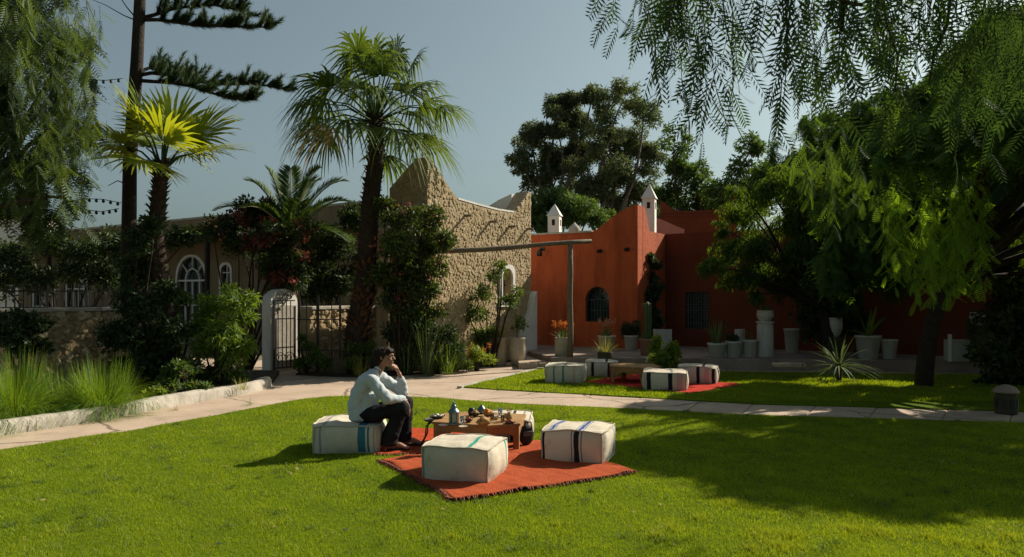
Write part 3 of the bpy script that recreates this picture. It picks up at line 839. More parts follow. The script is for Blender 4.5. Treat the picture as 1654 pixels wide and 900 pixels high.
def in_gap(wx, wy, wz, m=.3):
    # crown tufts are left out here so the sun reaches the hanging curtain
    t = (wy - 11.2) / LITN.y
    return wy > 11.35 and 5.4 - m < wx - LITN.x * t < 7.5 + m and 1.5 - m < wz - t < 3.4 + m
def open_to_sun(sm, o):
    out = []
    for x, y, z, r in sm:
        wx, wy, wz = x + o[0], y + o[1], z + o[2]
        if in_gap(wx, wy, wz): continue
        for k in (1.0, 1.06, 1.12, 1.2, 1.28, 1.36, 1.45):
            qx, qy, qz = wx * k, wy * k, CAMH + (wz - CAMH) * k
            if not any(_inside(p, qx - LITN.x * qz, qy - LITN.y * qz) for p in SUNNY):
                out.append((qx - o[0], qy - o[1], qz - o[2], r * k)); break
    return out
def tree(name, label, cat, base, clumps, n, size, lm, bark, r0=.2, group=None, k=10, w=.45, down=.3, T=None, power=.42, fork=.35, limbs=1.0, f=.42, out=.5, spread=.85, shade=False, droopy=False):
    t = thing(name, label, cat, base, 0, group); B = Vector(base)
    cl = [(c[0] - B.x, c[1] - B.y, c[2] - B.z, c[3]) for c in clumps]
    mb = MB(); cen = Vector((sum(c[0] for c in cl) / len(cl), sum(c[1] for c in cl) / len(cl), sum(c[2] for c in cl) / len(cl)))
    fk = Vector((cen.x * .3, cen.y * .3, cen.z * fork))
    limb(mb, (0, 0, -.1), fk, r0, r0 * .8, 0, 6, 9, .04)
    mb.build('trunk', bark, t, smooth=True)
    lb = MB()
    lc = [c for c in cl if not shade or not in_gap(c[0] + B.x, c[1] + B.y, c[2] + B.z) and not any(_inside(p, c[0] + B.x - LITN.x * (c[2] + B.z), c[1] + B.y - LITN.y * (c[2] + B.z)) for p in SUNNY)]
    for c in sorted(lc, key=lambda c: -c[3])[:int(len(cl) * limbs)]:
        mid = fk.lerp(Vector(c[:3]), .5) + Vector((random.uniform(-.1, .1), random.uniform(-.1, .1), .06)) * (Vector(c[:3]) - fk).length
        pts = limb(lb, fk, mid, r0 * .5, r0 * .27, .05, 4, 6)
        limb(lb, pts[-1], c[:3], r0 * .27, r0 * .07, .05, 4, 5)
    if lb.v: lb.build('limbs', bark, t, smooth=True)
    sm = split_clumps(cl, k, f, spread)
    if droopy: sm = hang(sm)
    if shade: sm = open_to_sun(sm, base)
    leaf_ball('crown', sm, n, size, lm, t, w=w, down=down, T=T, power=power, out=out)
    return t
eu1 = [(858, 222, 30), (845, 262, 26), (872, 290, 26), (913, 165, 32), (900, 205, 34), (932, 240, 38), (905, 275, 40), (935, 190, 30), (960, 150, 22)]
eu2 = [(985, 168, 30), (1012, 152, 26), (1040, 180, 28), (975, 215, 36), (1015, 225, 38), (1048, 250, 30), (992, 275, 42), (1040, 300, 40), (955, 300, 40), (1000, 335, 40), (1045, 345, 36)]
eu3 = [(880, 325, 36), (850, 330, 26), (915, 340, 40), (950, 345, 36), (870, 365, 26), (985, 365, 30)]
tree('eucalyptus_tree', 'tall gum tree left of the roof chimneys, its crown in loose separate domes', 'tree', (2.0, 37, 0), wclumps(eu1, 37, 1.2), 30000, .20, M['euca'], M['pale_bark'], .28, 'gum trees behind the red house', k=16, down=.5, w=.3, fork=.45, f=.34, spread=1.05)
tree('eucalyptus_tree', 'tall gum tree behind the tall white chimney with leaning bare limbs', 'tree', (3.8, 35, 0), wclumps(eu2, 36, 1.2), 36000, .19, M['euca'], M['pale_bark'], .30, 'gum trees behind the red house', k=16, down=.5, w=.3, fork=.35, f=.34, spread=1.05)
tree('broadleaf_tree', 'dark low tree filling the gap behind the short white chimney', 'tree', (2.4, 32, 0), wclumps(eu3, 32, 1.0), 18000, .16, M['pepper_deep'], M['trunk'], .2, 'gum trees behind the red house', k=8, down=.3, w=.35)
eu4 = [(1085, 320, 30), (1110, 270, 34), (1140, 310, 40), (1090, 225, 26), (1165, 345, 34), (1075, 360, 26), (1120, 350, 30), (1180, 290, 36), (1215, 240, 24), (1235, 285, 34), (1215, 320, 38), (1270, 300, 30), (1290, 270, 30)]
tree('broadleaf_tree', 'airy dark green tree behind the upturned red parapet', 'tree', (7.4, 29, 0), wclumps(eu4, 29, 1.2), 26000, .17, M['pepper_deep'], M['trunk'], .2, None, k=9, down=.3, w=.35, spread=1.0)
# background trees further right keep the skyline closed
eu5 = [(1330, 300, 60), (1400, 280, 70), (1480, 260, 80), (1560, 250, 80), (1640, 250, 90), (1720, 260, 90), (1800, 280, 90), (1350, 380, 60), (1430, 360, 70), (1520, 350, 80), (1620, 350, 80), (1720, 360, 90), (1820, 380, 90), (1920, 330, 100)]
tree('broadleaf_tree', 'wide dense dark tree behind the right end of the red house', 'tree', (13, 20.5, 0), wclumps(eu5, 20.5, 1.5), 24000, .20, M['pepper_deep'], M['dark_trunk'], .3, None, k=10, down=.4, w=.4, shade=True)

# ---------------- large pepper tree at the right, on the far lawn
T6 = t_pinnate(n=6, L=.40, w=.06, droop=.5)
pt = [(1330, 240, 60, 12.5), (1400, 215, 62, 13), (1470, 200, 62, 12.5), (1545, 200, 62, 12), (1625, 190, 70, 12), (1300, 310, 58, 13.5), (1375, 300, 70, 13.5), (1460, 290, 72, 13), (1545, 290, 74, 13), (1635, 280, 74, 12.5),
      (1345, 385, 60, 14), (1420, 370, 60, 14), (1500, 350, 60, 13.5), (1600, 370, 66, 13), (1680, 360, 80, 13), (1700, 240, 90, 12), (1780, 300, 100, 12), (1860, 240, 100, 12.5), (1840, 360, 90, 12.5), (1700, 440, 60, 13), (1630, 440, 44, 13.6), (1400, 430, 50, 14.5), (1340, 440, 44, 14.8), (1930, 300, 100, 12)]
ptc = wclumps(pt, 12.6, .8)
ptc += wclumps([(1290, 250, 50), (1340, 200, 50), (1400, 170, 50), (1470, 160, 50), (1540, 160, 50), (1610, 150, 60), (1320, 320, 60), (1390, 270, 60), (1460, 250, 60), (1540, 250, 60), (1620, 250, 60), (1380, 360, 60), (1460, 340, 60), (1550, 330, 60), (1640, 330, 60), (1700, 250, 70), (1760, 350, 80)], 15.6, .8)
ptc += [(5.0, 11.2, 4.4, .7), (5.6, 11.6, 4.7, .9), (6.6, 10.8, 5.2, 1.0), (7.8, 10.9, 5.2, 1.0), (8.9, 10.6, 5.4, 1.0), (6.6, 12.6, 5.0, 1.0), (9.5, 11.5, 5.4, 1.2), (10.5, 10.8, 5.2, 1.2), (7.5, 12.0, 5.7, 1.1), (8.6, 9.3, 4.2, .8), (9.6, 9.6, 4.4, .9), (9.3, 8.6, 4.3, .7), (10.6, 9.2, 4.6, 1.0), (5.3, 9.9, 3.9, .5), (5.9, 10.1, 4.0, .55), (6.5, 10.0, 4.2, .6), (6.4, 9.1, 3.9, .5), (7.2, 9.3, 4.0, .6), (8.0, 9.0, 4.2, .8), (7.5, 9.7, 4.4, .7), (8.7, 8.7, 4.3, .8), (7.0, 8.9, 3.9, .6), (7.7, 8.5, 4.0, .7), (6.6, 9.5, 4.1, .6), (8.3, 8.2, 4.1, .7), (9.0, 8.0, 4.2, .7)]  # crown lobes added to throw the shadow on the front lawn
tree('pepper_tree', 'large pepper tree on the far lawn, its dark trunk left of the stone lantern', 'tree', (7.15, 12.9, 0), ptc, 50000, .25, M['pepper'], M['dark_trunk'], .155, None, k=8, T=T6, down=1.7, f=.28, fork=.42, out=.3, spread=1.0, shade=True, droopy=True)
# its sunlit hanging curtain of leaves
cur = [(1440, 310, 30), (1475, 320, 32), (1515, 320, 34), (1555, 330, 34), (1590, 350, 26), (1450, 365, 26), (1490, 380, 28), (1530, 385, 28), (1565, 395, 26), (1600, 385, 18), (1470, 410, 14), (1512, 425, 16), (1550, 430, 14)]
lo = hang(split_clumps(wclumps(cur, 11.2, .5), 5, .28, 1.0), 4, .8, 1.3)
pp = bpy.data.objects['pepper_tree']
lo = [(x - pp.location.x, y - pp.location.y, z, r) for x, y, z, r in lo]

# second dark trunk and tree at the far right edge
pt2 = [(1650, 260, 70, 11.5), (1700, 330, 90, 11.5), (1660, 200, 70, 11.5), (1670, 400, 60, 12), (1640, 120, 80, 10.5), (1720, 150, 100, 10), (1800, 80, 120, 10), (1700, 40, 100, 10.5), (1900, 180, 120, 10)]
tree('pepper_tree', 'dark pepper tree at the right edge, behind the stone lantern', 'tree', (8.0, 11.2, 0), wclumps(pt2, 10.3, .6), 8000, .24, M['pepper'], M['dark_trunk'], .22, None, k=8, T=T6, down=1.2, fork=.5, shade=True)
# ---------------- fine-leaved tree in front of the red wall
ft = [(1178, 400, 30), (1150, 432, 24), (1205, 345, 40), (1238, 300, 36), (1285, 290, 36), (1225, 400, 44), (1285, 350, 46), (1290, 410, 46), (1335, 360, 46), (1335, 430, 44), (1205, 450, 28), (1255, 455, 34), (1310, 470, 30), (1165, 370, 20), (1190, 310, 18), (1175, 450, 22), (1240, 440, 34), (1300, 455, 34), (1350, 400, 44), (1395, 430, 40), (1375, 350, 44), (1430, 400, 40), (1445, 450, 34), (1340, 300, 40), (1365, 465, 30), (1225, 475, 18)]
tree('tamarisk_tree', 'soft drooping fine-leaved tree in front of the shaded red wall', 'tree', (7.1, 16.4, 0), wclumps(ft, 16.3, .5), 42000, .13, leafm('fine_leaf', (.016, .045, .010), (.07, .125, .016), trans=(.20, .30, .015), tfac=.42, gloss=.02), M['dark_trunk'], .13, None, k=12, down=1.2, w=.18, fork=.5)
# ---------------- pepper tree top left
lp = [(20, 20, 70), (80, 60, 50), (130, 60, 26), (30, 120, 70), (100, 130, 46), (20, 210, 70), (90, 200, 50), (135, 205, 22), (60, 270, 54), (108, 265, 30), (20, 320, 56), (80, 340, 30), (-60, 60, 100), (-80, 180, 100), (-60, 300, 90), (115, 320, 18), (-140, 100, 110), (60, -40, 70), (-20, -80, 90)]
T6b = t_pinnate(n=6, L=.34, w=.045, droop=.6)
tree('pepper_tree', 'tall grey-green weeping pepper tree filling the upper left corner', 'tree', (-9.6, 11.8, 0), wclumps(lp, 11.5, .8), 7000, .25, M['pepper_grey'], M['trunk'], .2, None, k=9, T=T6b, down=2.2, f=.26, fork=.5, out=.25, spread=1.0, droopy=True)

# ---------------- overhead pepper branches: every hanging branch is a part with its own leaves
T0 = thing('pepper_tree', 'nearest pepper tree, only its hanging leafy twigs show along the top right', 'tree', (7.4, 3.6, 0))
tb = MB(); limb(tb, (0, 0, -.1), (-.5, .6, 3.4), .28, .22, 0, 6, 10); tb.build('trunk', M['trunk'], T0, smooth=True)
lim = MB()
def w2l(p): return Vector(p) - T0.location
LIMBS = []
for a, b, r in (((6.9, 4.2, 3.4), (3.9, 5.0, 4.45), .10), ((6.9, 4.2, 3.4), (4.6, 6.2, 4.9), .10), ((6.9, 4.2, 3.4), (5.8, 7.2, 5.0), .09), ((6.9, 4.2, 3.4), (2.6, 4.2, 4.9), .08)):
    LIMBS.append(limb(lim, w2l(a), w2l(b), r, r * .3, .05, 7, 7))
for a, b, r in (((3.9, 5.0, 4.45), (.9, 5.2, 4.25), .035), ((3.9, 5.0, 4.45), (2.0, 5.8, 4.5), .03), ((4.6, 6.2, 4.9), (1.6, 6.4, 4.6), .035), ((2.6, 4.2, 4.9), (.6, 4.7, 4.2), .03)):
    limb(lim, w2l(a), w2l(b), r, .008, .04, 7, 6)
lim.build('limbs', M['trunk'], T0, smooth=True)
LEAFN = [t_pinnate(n=n, L=L, w=.026, ang=a, droop=d, tri=False) for n, L, a, d in ((9, .31, 52, .2), (10, .28, 45, .3), (8, .34, 58, .15), (9, .30, 50, .4))]
M['pepper_near'] = leafm('near_pepper_leaf', (.014, .036, .015), (.045, .085, .018), trans=(.09, .17, .02), tfac=.38, gloss=.05)
def strand_mesh(length, nleaf, seed, leafy=1.0):
    rs = random.Random(seed)
    pts = [Vector((0, 0, 0))]; a = rs.uniform(0, 6.28); bend = rs.uniform(.05, .25)
    for i in range(1, 13):
        t = i / 12
        pts.append(Vector((math.cos(a) * bend * math.sin(t * 2.4) * length * .5, math.sin(a) * bend * math.sin(t * 2.4) * length * .5, -t * length)) + Vector((rs.uniform(-.015, .015), rs.uniform(-.015, .015), 0)))
    mb = MB().tube(pts, [.0045 - .0028 * i / 12 for i in range(13)], 5)
    nq = len(mb.f)
    pos = []; dr = []; sc = []; typ = []
    for k in range(nleaf):
        t = .12 + .88 * k / max(1, nleaf - 1); i = min(11, int(t * 12)); p = pts[i].lerp(pts[i + 1], t * 12 - i)
        b = a + k * 2.4 + rs.uniform(-.5, .5)
        pos.append(p); v = Vector((math.cos(b) * rs.uniform(.35, .8), math.sin(b) * rs.uniform(.35, .8), -1)); dr.append(v); sc.append(rs.uniform(.26, .42) * (1.1 - .3 * t)); typ.append(rs.randrange(4))
    V = []; tn = []
    for ty in range(4):
        idx = [i for i in range(nleaf) if typ[i] == ty]
        if not idx: continue
        q = place(LEAFN[ty], np.array([pos[i] for i in idx]), frames(np.array([dr[i] for i in idx])), np.array([sc[i] for i in idx]))
        V.append(q); tn.append(np.repeat(RNG.random(len(idx)) * .8, len(LEAFN[ty])))
    return mb.mesh('twig'), soup_mesh('leaves', np.concatenate(V), np.concatenate(tn))
STR = []
for i in range(12):
    L = [.5, .7, .9, 1.15][i % 4]
    a, b = strand_mesh(L, int(4 + L * 6.5), 100 + i)
    a.materials.append(M['trunk']); b.materials.append(M['pepper_near']); STR.append((L, a, b))
def add_strand(p, which, rz, sc, par=None, st=None):
    par = par or T0; L, a, b = (st or STR)[which]
    h = link('hanging_branch', a, None, par); h.location = Vector(p) - par.location; h.rotation_euler = (random.uniform(-.12, .12), random.uniform(-.12, .12), rz); h.scale = (sc,) * 3
    l = link('leaves', b, None, h)
dens = []
def strands(x0, x1, n, ylo, yhi, Y0, Y1, big=True):
    for i in range(n):
        px = x0 + (x1 - x0) * (i + random.random()) / n; Y = random.uniform(Y0, Y1)
        tip = random.uniform(ylo, yhi); w = random.choice((2, 3, 6, 7, 10, 11) if big else (0, 1, 4, 5, 8, 9))
        L = STR[w][0]; sc = random.uniform(.85, 1.15)
        zt = P(px, tip, Y).z + L * sc
        p = P(px, 0, Y); add_strand((p.x, Y, zt + .12), w, random.uniform(0, 6.28), sc)
strands(990, 1045, 4, 25, 70, 5.0, 6.0); strands(1035, 1110, 5, 60, 150, 4.6, 6.0); strands(1095, 1180, 5, 110, 190, 4.6, 6.0); strands(1095, 1180, 3, 200, 270, 5.2, 6.4); strands(1180, 1240, 2, 30, 80, 4.8, 6.0)
strands(1225, 1290, 2, 130, 180, 4.6, 5.8); strands(1270, 1300, 1, 215, 240, 4.6, 5.0); strands(1290, 1380, 5, 60, 180, 4.8, 6.4); strands(1340, 1500, 9, 120, 220, 4.8, 6.6); strands(1340, 1500, 6, 20, 120, 4.8, 6.6)
strands(1490, 1654, 10, 60, 200, 4.8, 6.6); strands(1500, 1660, 6, 160, 280, 5.4, 7.2); strands(1290, 1340, 2, 180, 260, 5.2, 6.4)
# hanging branches of the further pepper trees
def variant(m):
    o = []
    for L, a, b in STR:
        b2 = b.copy(); b2.materials.clear(); b2.materials.append(m); o.append((L, a, b2))
    return o
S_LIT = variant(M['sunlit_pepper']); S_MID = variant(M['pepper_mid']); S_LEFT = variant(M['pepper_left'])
def drape(par, st, rows, Y0, Y1, sc=(.7, 1.0), big=(2, 3, 6, 7, 10, 11)):
    for x0, x1, n, t0, t1 in rows:
        for i in range(n):
            px = x0 + (x1 - x0) * (i + random.random()) / n; Y = random.uniform(Y0, Y1); w = random.choice(big); s = random.uniform(*sc)
            p = P(px, random.uniform(t0, t1), Y)
            if in_gap(p.x, Y, p.z + .4): continue
            add_strand((p.x, Y, p.z + st[w][0] * s), w, random.uniform(0, 6.28), s, par, st)
TP, TLp = bpy.data.objects['pepper_tree'], bpy.data.objects['pepper_tree.002']
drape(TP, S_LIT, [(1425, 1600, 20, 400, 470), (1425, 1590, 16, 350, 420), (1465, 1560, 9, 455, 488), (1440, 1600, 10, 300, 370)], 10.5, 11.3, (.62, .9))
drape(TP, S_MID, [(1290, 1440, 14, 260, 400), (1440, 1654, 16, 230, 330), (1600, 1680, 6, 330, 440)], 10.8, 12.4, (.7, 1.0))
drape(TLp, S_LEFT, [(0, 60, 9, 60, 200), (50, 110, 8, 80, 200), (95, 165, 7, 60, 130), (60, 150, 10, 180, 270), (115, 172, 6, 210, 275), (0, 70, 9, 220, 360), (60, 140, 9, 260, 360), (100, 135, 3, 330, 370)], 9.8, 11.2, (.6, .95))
tw = MB()
for pts, r in ([[(1163, -40), (1172, 40), (1184, 90), (1184, 140), (1177, 175), (1195, 215), (1215, 255)], .0065], [[(1280, -30), (1270, 25), (1272, 80), (1268, 140), (1262, 190)], .006], [[(1262, -20), (1266, 30), (1240, 60), (1228, 78)], .006], [[(1350, -30), (1362, 5), (1360, 52)], .02], [[(1350, -30), (1365, 4), (1392, 8)], .02],
                [[(1420, -40), (1432, 40), (1450, 90), (1446, 150)], .009], [[(1540, -40), (1530, 40), (1508, 90), (1500, 140)], .012], [[(1600, -40), (1585, 30), (1560, 80), (1556, 150)], .011], [[(1085, -30), (1100, 30), (1110, 90)], .006]):
    Yt = random.uniform(4.9, 5.8); MB().tube([w2l(P(x, y, Yt + .1 * i)) for i, (x, y) in enumerate(pts)], [r * (1 - .55 * i / len(pts)) for i in range(len(pts))], 6).build('bare_twig', M['trunk'], T0, smooth=True)
# its crown above the frame
oc = [(x - 7.4, y - 3.6, z, r) for x, y, z, r in [(2.0, 5.4, 5.1, .6), (3.2, 5.0, 5.2, .8), (4.4, 5.2, 5.4, .9), (5.4, 6.0, 5.7, 1.0), (6.2, 4.6, 5.8, 1.1), (7.6, 4.0, 6.0, 1.2), (4.0, 6.6, 5.9, .8), (6.5, 2.5, 5.8, 1.1), (5.0, 3.4, 5.7, .9), (8.4, 2.6, 5.6, 1.1)]]
leaf_ball('crown', open_to_sun(split_clumps(oc, 8), (7.4, 3.6, 0)), 6500, .24, M['pepper'], T0, T=T6, down=1.2)

# ================================================================== palms
def fan_frond(az, el, pet, Rr, n=32, grav=.55, spreadd=100, seed=0, twist=0.):
    """one fan leaf in palm-local space: petiole plus folded segments, tips hanging"""
    rs = random.Random(seed)
    d = Vector((math.cos(az) * math.cos(el), math.sin(az) * math.cos(el), math.sin(el)))
    side = Vector((-math.sin(az), math.cos(az), 0)); side = (Matrix.Rotation(twist, 3, d) @ side)
    nrm = side.cross(d) * -1
    sg = lambda r: Vector((0, 0, -grav * r * r))
    hub = d * pet + Vector((0, 0, -.10 * pet * pet * math.cos(el)))
    V = []; tn = []; base_t = rs.uniform(.1, .8)
    fd = (d + Vector((0, 0, -.22 * math.cos(el)))).normalized()
    nn = side.cross(fd)
    for i in range(n):
        u = -1 + 2 * (i + .5) / n; a = R(spreadd) * u
        Ls = Rr * (1 - .28 * abs(u) ** 2.2) * rs.uniform(.92, 1.06)
        dirv = fd * math.cos(a) + side * math.sin(a) - nn * (.18 * math.cos(a * .7)) 
        dirv.normalize(); wv = (dirv.cross(nn)).normalized(); fold = nn * (.012 if i % 2 else -.012)
        secs = [(.04, .006), (.30, .30 * Ls * R(spreadd) / n * 1.25), (.58, .58 * Ls * R(spreadd) / n * .95), (.82, .013), (1.0, .003)]
        prev = None; droop_extra = rs.uniform(.5, 1.7)
        if rs.random() < .05: continue
        for s, w in secs:
            r = s * Ls; c = hub + dirv * r + Vector((0, 0, -grav * droop_extra * (max(0, s - .25) ** 2) * Ls * 1.3)) + fold * (s if s < .7 else .3)
            if s > .5: c += wv * rs.uniform(-.012, .012)
            cur = (c - wv * w, c + wv * w)
            if prev: V.append([prev[0], prev[1], cur[1], cur[0]]); tn.append(min(1, max(0, base_t + rs.uniform(-.25, .25) + .3 * (s > .8))))
            prev = cur
    return d, hub, np.array([[list(p) for p in q] for q in V]), np.array(tn)
def fan_palm(label, base, top, r0, r1, nf, pet, Rr, lm, els, boots, grav=.5, lean_pts=None, bootmat=None, az0=0, dead=0):
    t = thing('fan_palm', label, 'palm tree', base, 0); B = Vector(base); H = Vector(top) - B
    pts = lean_pts or [Vector((0, 0, -.1)), Vector((H.x * .15, H.y * .2, H.z * .25)), Vector((H.x * .45, H.y * .5, H.z * .5)), Vector((H.x * .8, H.y * .8, H.z * .78)), H]
    n = len(pts); mb = MB().tube(pts, [r0 + (r1 - r0) * i / (n - 1) for i in range(n)], 12, jit=.12)
    mb.build('trunk', bootmat or M['fibre_dark'], t, smooth=True)
    bm = MB(); rs = random.Random(5)
    for k in range(boots):
        s = (k / boots) ** 1.0 * .985 + .012; i = min(n - 2, int(s * (n - 1))); f = s * (n - 1) - i
        c = pts[i].lerp(pts[i + 1], f); r = (r0 + (r1 - r0) * s) ; a = k * 2.399
        d = Vector((math.cos(a), math.sin(a), 0)); w = Vector((-d.y, d.x, 0)) * .035; hh = rs.uniform(.06, .15)
        p0 = c + d * r * .75; p1 = c + d * (r + rs.uniform(.03, .09)) + Vector((0, 0, hh))
        bm.add([p0 - w, p0 + w, p0 + w + Vector((0, 0, .05)), p0 - w + Vector((0, 0, .05)), p1 - w * .35, p1 + w * .35], [(0, 1, 5, 4), (3, 4, 5, 2), (0, 4, 3), (1, 2, 5)])
    b = bm.build('leaf_bases', bootmat or M['fibre_dark'], t); tag(b, kind='stuff')
    for k in range(nf):
        az = az0 + k * 2.39996 + rs.uniform(-.2, .2); el = els(k / (nf - 1), rs)
        d, hub, V, tn = fan_frond(az, el, pet * rs.uniform(.8, 1.15), Rr * rs.uniform(.88, 1.08), grav=grav, seed=k + 31, twist=rs.uniform(-.5, .5))
        m_ = lm if k < nf - dead else M['dry']
        fo = soup('frond', V, m_, t, tn); fo.location = H
        pm = MB().tube([Vector((0, 0, -.15)) + d * .02, d * (hub.length * .55), hub], [.022, .016, .010], 5)
        pm.build('petiole', M['palm'], fo)
    return t
# tall fan palm in front of the stone gable
def els_big(t, rs): return R(80 - 98 * t ** .8 + rs.uniform(-9, 9))
pb = G(572, 606)
bp = fan_palm('tall fan palm with thick dark trunk in front of the stone gable', pb, P(606, 186, 15.0), .23, .14, 34, 1.18, .90, M['palm'], els_big, 420, grav=.80, dead=1,
              lean_pts=[Vector((0, 0, -.1)), Vector((.05, 0, .9)), Vector((.22, 0, 1.9)), P(598, 330, 15.0) - pb, P(608, 250, 15.0) - pb, P(606, 186, 15.0) - pb])
# brown fibre skirt low on the trunk
fs = MB(); 
for k in range(160):
    z = random.uniform(.15, 2.4); s = z / 2.4; a = random.uniform(0, 6.28); x = .03 + .26 * s ** 1.2
    r = .235 - .05 * s; c = Vector((x + r * math.cos(a), r * math.sin(a), z)); d = Vector((math.cos(a), math.sin(a), .9)).normalized()
    w = Vector((-math.sin(a), math.cos(a), 0)) * .05
    fs.add([c - w, c + w, c + d * .17 + w * .3, c + d * .17 - w * .3], [(0, 1, 2, 3)])
tag(fs.build('bark_fibre', M['fibre'], bp), kind='stuff')
# shorter palm at the left, the sun's glow put into its leaf colour
def els_small(t, rs): return R(80 - 78 * t + rs.uniform(-8, 8))
sp = Vector((-5.9, 12.6, .1)); tp = P(262, 262, 12.2)
fan_palm('short fan palm with glowing yellow-green leaves beside the tall pine trunk', sp, tp, .17, .10, 13, .62, 1.0, M['palm_lit'], els_small, 260, grav=.22, bootmat=M['fibre_dark'], az0=.9,
         lean_pts=[Vector((0, 0, -.1)), Vector((.1, -.1, 1.0)), P(250, 390, 12.3) - sp, P(257, 320, 12.2) - sp, tp - sp])
# feather palm behind the garden wall
def feather_palm(label, base, top, specs, seed=0):
    t = thing('date_palm', label, 'palm tree', base); H = Vector(top) - Vector(base)
    MB().tube([(0, 0, -.1), H * .5, H], [.17, .17, .14], 12, jit=.2).build('trunk', M['fibre'], t, smooth=True)
    rs = random.Random(seed)
    for az, el, L in specs:
        d = Vector((math.cos(az) * math.cos(el), math.sin(az) * math.cos(el), math.sin(el))); side = Vector((-math.sin(az), math.cos(az), 0))
        pts = [d * (L * s) + Vector((0, 0, -.50 * L * s ** 2.4 * math.cos(el * .6))) for s in [i / 14 for i in range(15)]]
        V = []; tn = []
        for i in range(64):
            s = .10 + .9 * i / 63; j = min(13, int(s * 14)); c = pts[j].lerp(pts[j + 1], s * 14 - j); tan = (pts[j + 1] - pts[j]).normalized()
            up = side.cross(tan); ll = .42 * (math.sin(min(1, s * 1.15) * 2.75) ** .6 if s < .98 else .3) * (1 if s < .9 else .7)
            for sg in (-1, 1):
                dv = (side * sg * .8 + tan * .75 + up * -.35 * (1 if up.z < 0 else -1) * .6 + Vector((0, 0, rs.uniform(-.15, .1)))).normalized()
                w = tan * .022; e = c + dv * ll + Vector((0, 0, -.05 * ll)); mdl = c + dv * ll * .45
                V.append([c - w * .6, mdl - w, e, mdl + w]); tn.append(rs.random())
        fo = soup('frond', np.array([[list(p) for p in q] for q in V]), M['palm_blue'], t, np.array(tn)); fo.location = H
        MB().tube(pts, [.022 - .016 * i / 14 for i in range(15)], 6).build('rachis', mat('pale_rachis', (.42, .40, .26), (.3, .3, .18)) if 'pale_rachis' not in bpy.data.materials else bpy.data.materials['pale_rachis'], fo)
    return t
fb0 = P(468, 385, 16.2)
feather_palm('feather palm with arching blue-green fronds behind the garden wall', (fb0.x, 16.2, 0), fb0, [(R(5), R(62), 2.6), (R(-15), R(48), 2.3), (R(60), R(70), 2.4), (R(100), R(85), 2.3), (R(175), R(66), 2.4), (R(190), R(45), 2.2), (R(0), R(75), 2.5), (R(182), R(78), 2.4), (R(230), R(50), 1.7), (R(300), R(55), 1.7), (R(20), R(75), 2.2), (R(150), R(78), 2.2), (R(340), R(25), 1.6), (R(270), R(30), 1.5), (R(45), R(30), 1.8), (R(135), R(40), 1.9)], 3)

# ================================================================== tall pine with tiered branches
pn = thing('norfolk_pine', 'tall dark pine trunk with two long tiers of upswept branches', 'tree', (-6.15, 12.9, 0)); PO = pn.location
tk = [Vector((0, 0, -.1)), P(210, 500, 12.9) - PO, P(208, 400, 12.9) - PO, P(210, 260, 12.8) - PO, P(221, 100, 12.7) - PO, P(228, -40, 12.6) - PO, P(232, -220, 12.6) - PO]
MB().tube(tk, [.20, .15, .125, .11, .10, .085, .06], 10, jit=.08).build('trunk', M['dark_trunk'], pn, smooth=True)
def pine_branch(a, pts, seed, dens=1.0):
    rs = random.Random(seed); mb = MB(); V = []; tn = []
    n = len(pts); tot = [pts[0]]
    def rope(path, w):
        for j in range(len(path) - 1):
            p, q = path[j], path[j + 1]; d = (q - p); L = d.length; d.normalize(); u = d.cross(Vector((.3, .2, 1))).normalized(); v = d.cross(u)
            for k in range(int(40 * dens)):
                c = p + d * L * rs.random(); th = rs.uniform(0, 6.28); o = u * math.cos(th) + v * math.sin(th)
                e = c + (o * .8 + d * .9).normalized() * w * rs.uniform(.7, 1.3); s = d.cross(o) * .007
                V.append([c - s, c + s, e]); tn.append(rs.random())
    for i in range(n - 1):
        if i >= 1:
            for k in range(8):
                c = pts[i].lerp(pts[i + 1], rs.random()); tl = (pts[i + 1] - pts[i]).normalized()
                side = Vector((rs.uniform(-.2, .2), rs.choice((-1, 1)) * rs.uniform(.2, 1), 0))
                L = rs.uniform(.14, .36) * (1.15 - .5 * i / n); d = (side + tl * rs.uniform(.5, 1.2) + Vector((0, 0, rs.uniform(-.1, .8)))).normalized()
                path = [c + d * L * s + Vector((0, 0, .35 * L * s * s)) for s in (0, .25, .5, .75, 1)]
                mb.tube(path, [.012, .010, .008, .006, .004], 4); rope(path, .105)
    mb.tube(pts, [.035 - .025 * i / (n - 1) for i in range(n)], 6)
    rope(pts[2:], .11)
    br = mb.build('branch', M['dark_trunk'], pn)
    o = soup('needles', np.array([[list(p) for p in q] for q in V]), M['pine'], br, np.array(tn)); tag(o, kind='stuff')
def pb_(lst, Y0, Y1): return [P(x, y, Y0 + (Y1 - Y0) * i / (len(lst) - 1)) - PO for i, (x, y) in enumerate(lst)]
pine_branch(0, pb_([(226, 32), (255, 32), (285, 36), (315, 41), (345, 42), (375, 43), (405, 44), (430, 44)], 12.7, 12.2), 1)
pine_branch(0, pb_([(226, 30), (250, 24), (280, 14), (310, 10), (345, 8), (375, 14), (400, 22)], 12.7, 12.9), 2)
pine_branch(0, pb_([(222, 130), (250, 132), (280, 134), (310, 140), (340, 150), (370, 158), (395, 160), (415, 160)], 12.7, 12.3), 3)
pine_branch(0, pb_([(222, 122), (245, 118), (275, 122), (310, 130), (345, 136), (380, 136), (410, 136), (440, 140), (462, 144)], 12.7, 13.3), 4)
pine_branch(0, pb_([(222, 118), (240, 110), (262, 112), (285, 122)], 12.7, 13.6), 5)
pine_branch(0, pb_([(230, -60), (270, -70), (310, -76), (350, -78), (380, -80)], 12.6, 12.9), 6)
pine_branch(0, pb_([(230, -60), (200, -75), (160, -80), (120, -80)], 12.6, 12.4), 7)
db = MB()
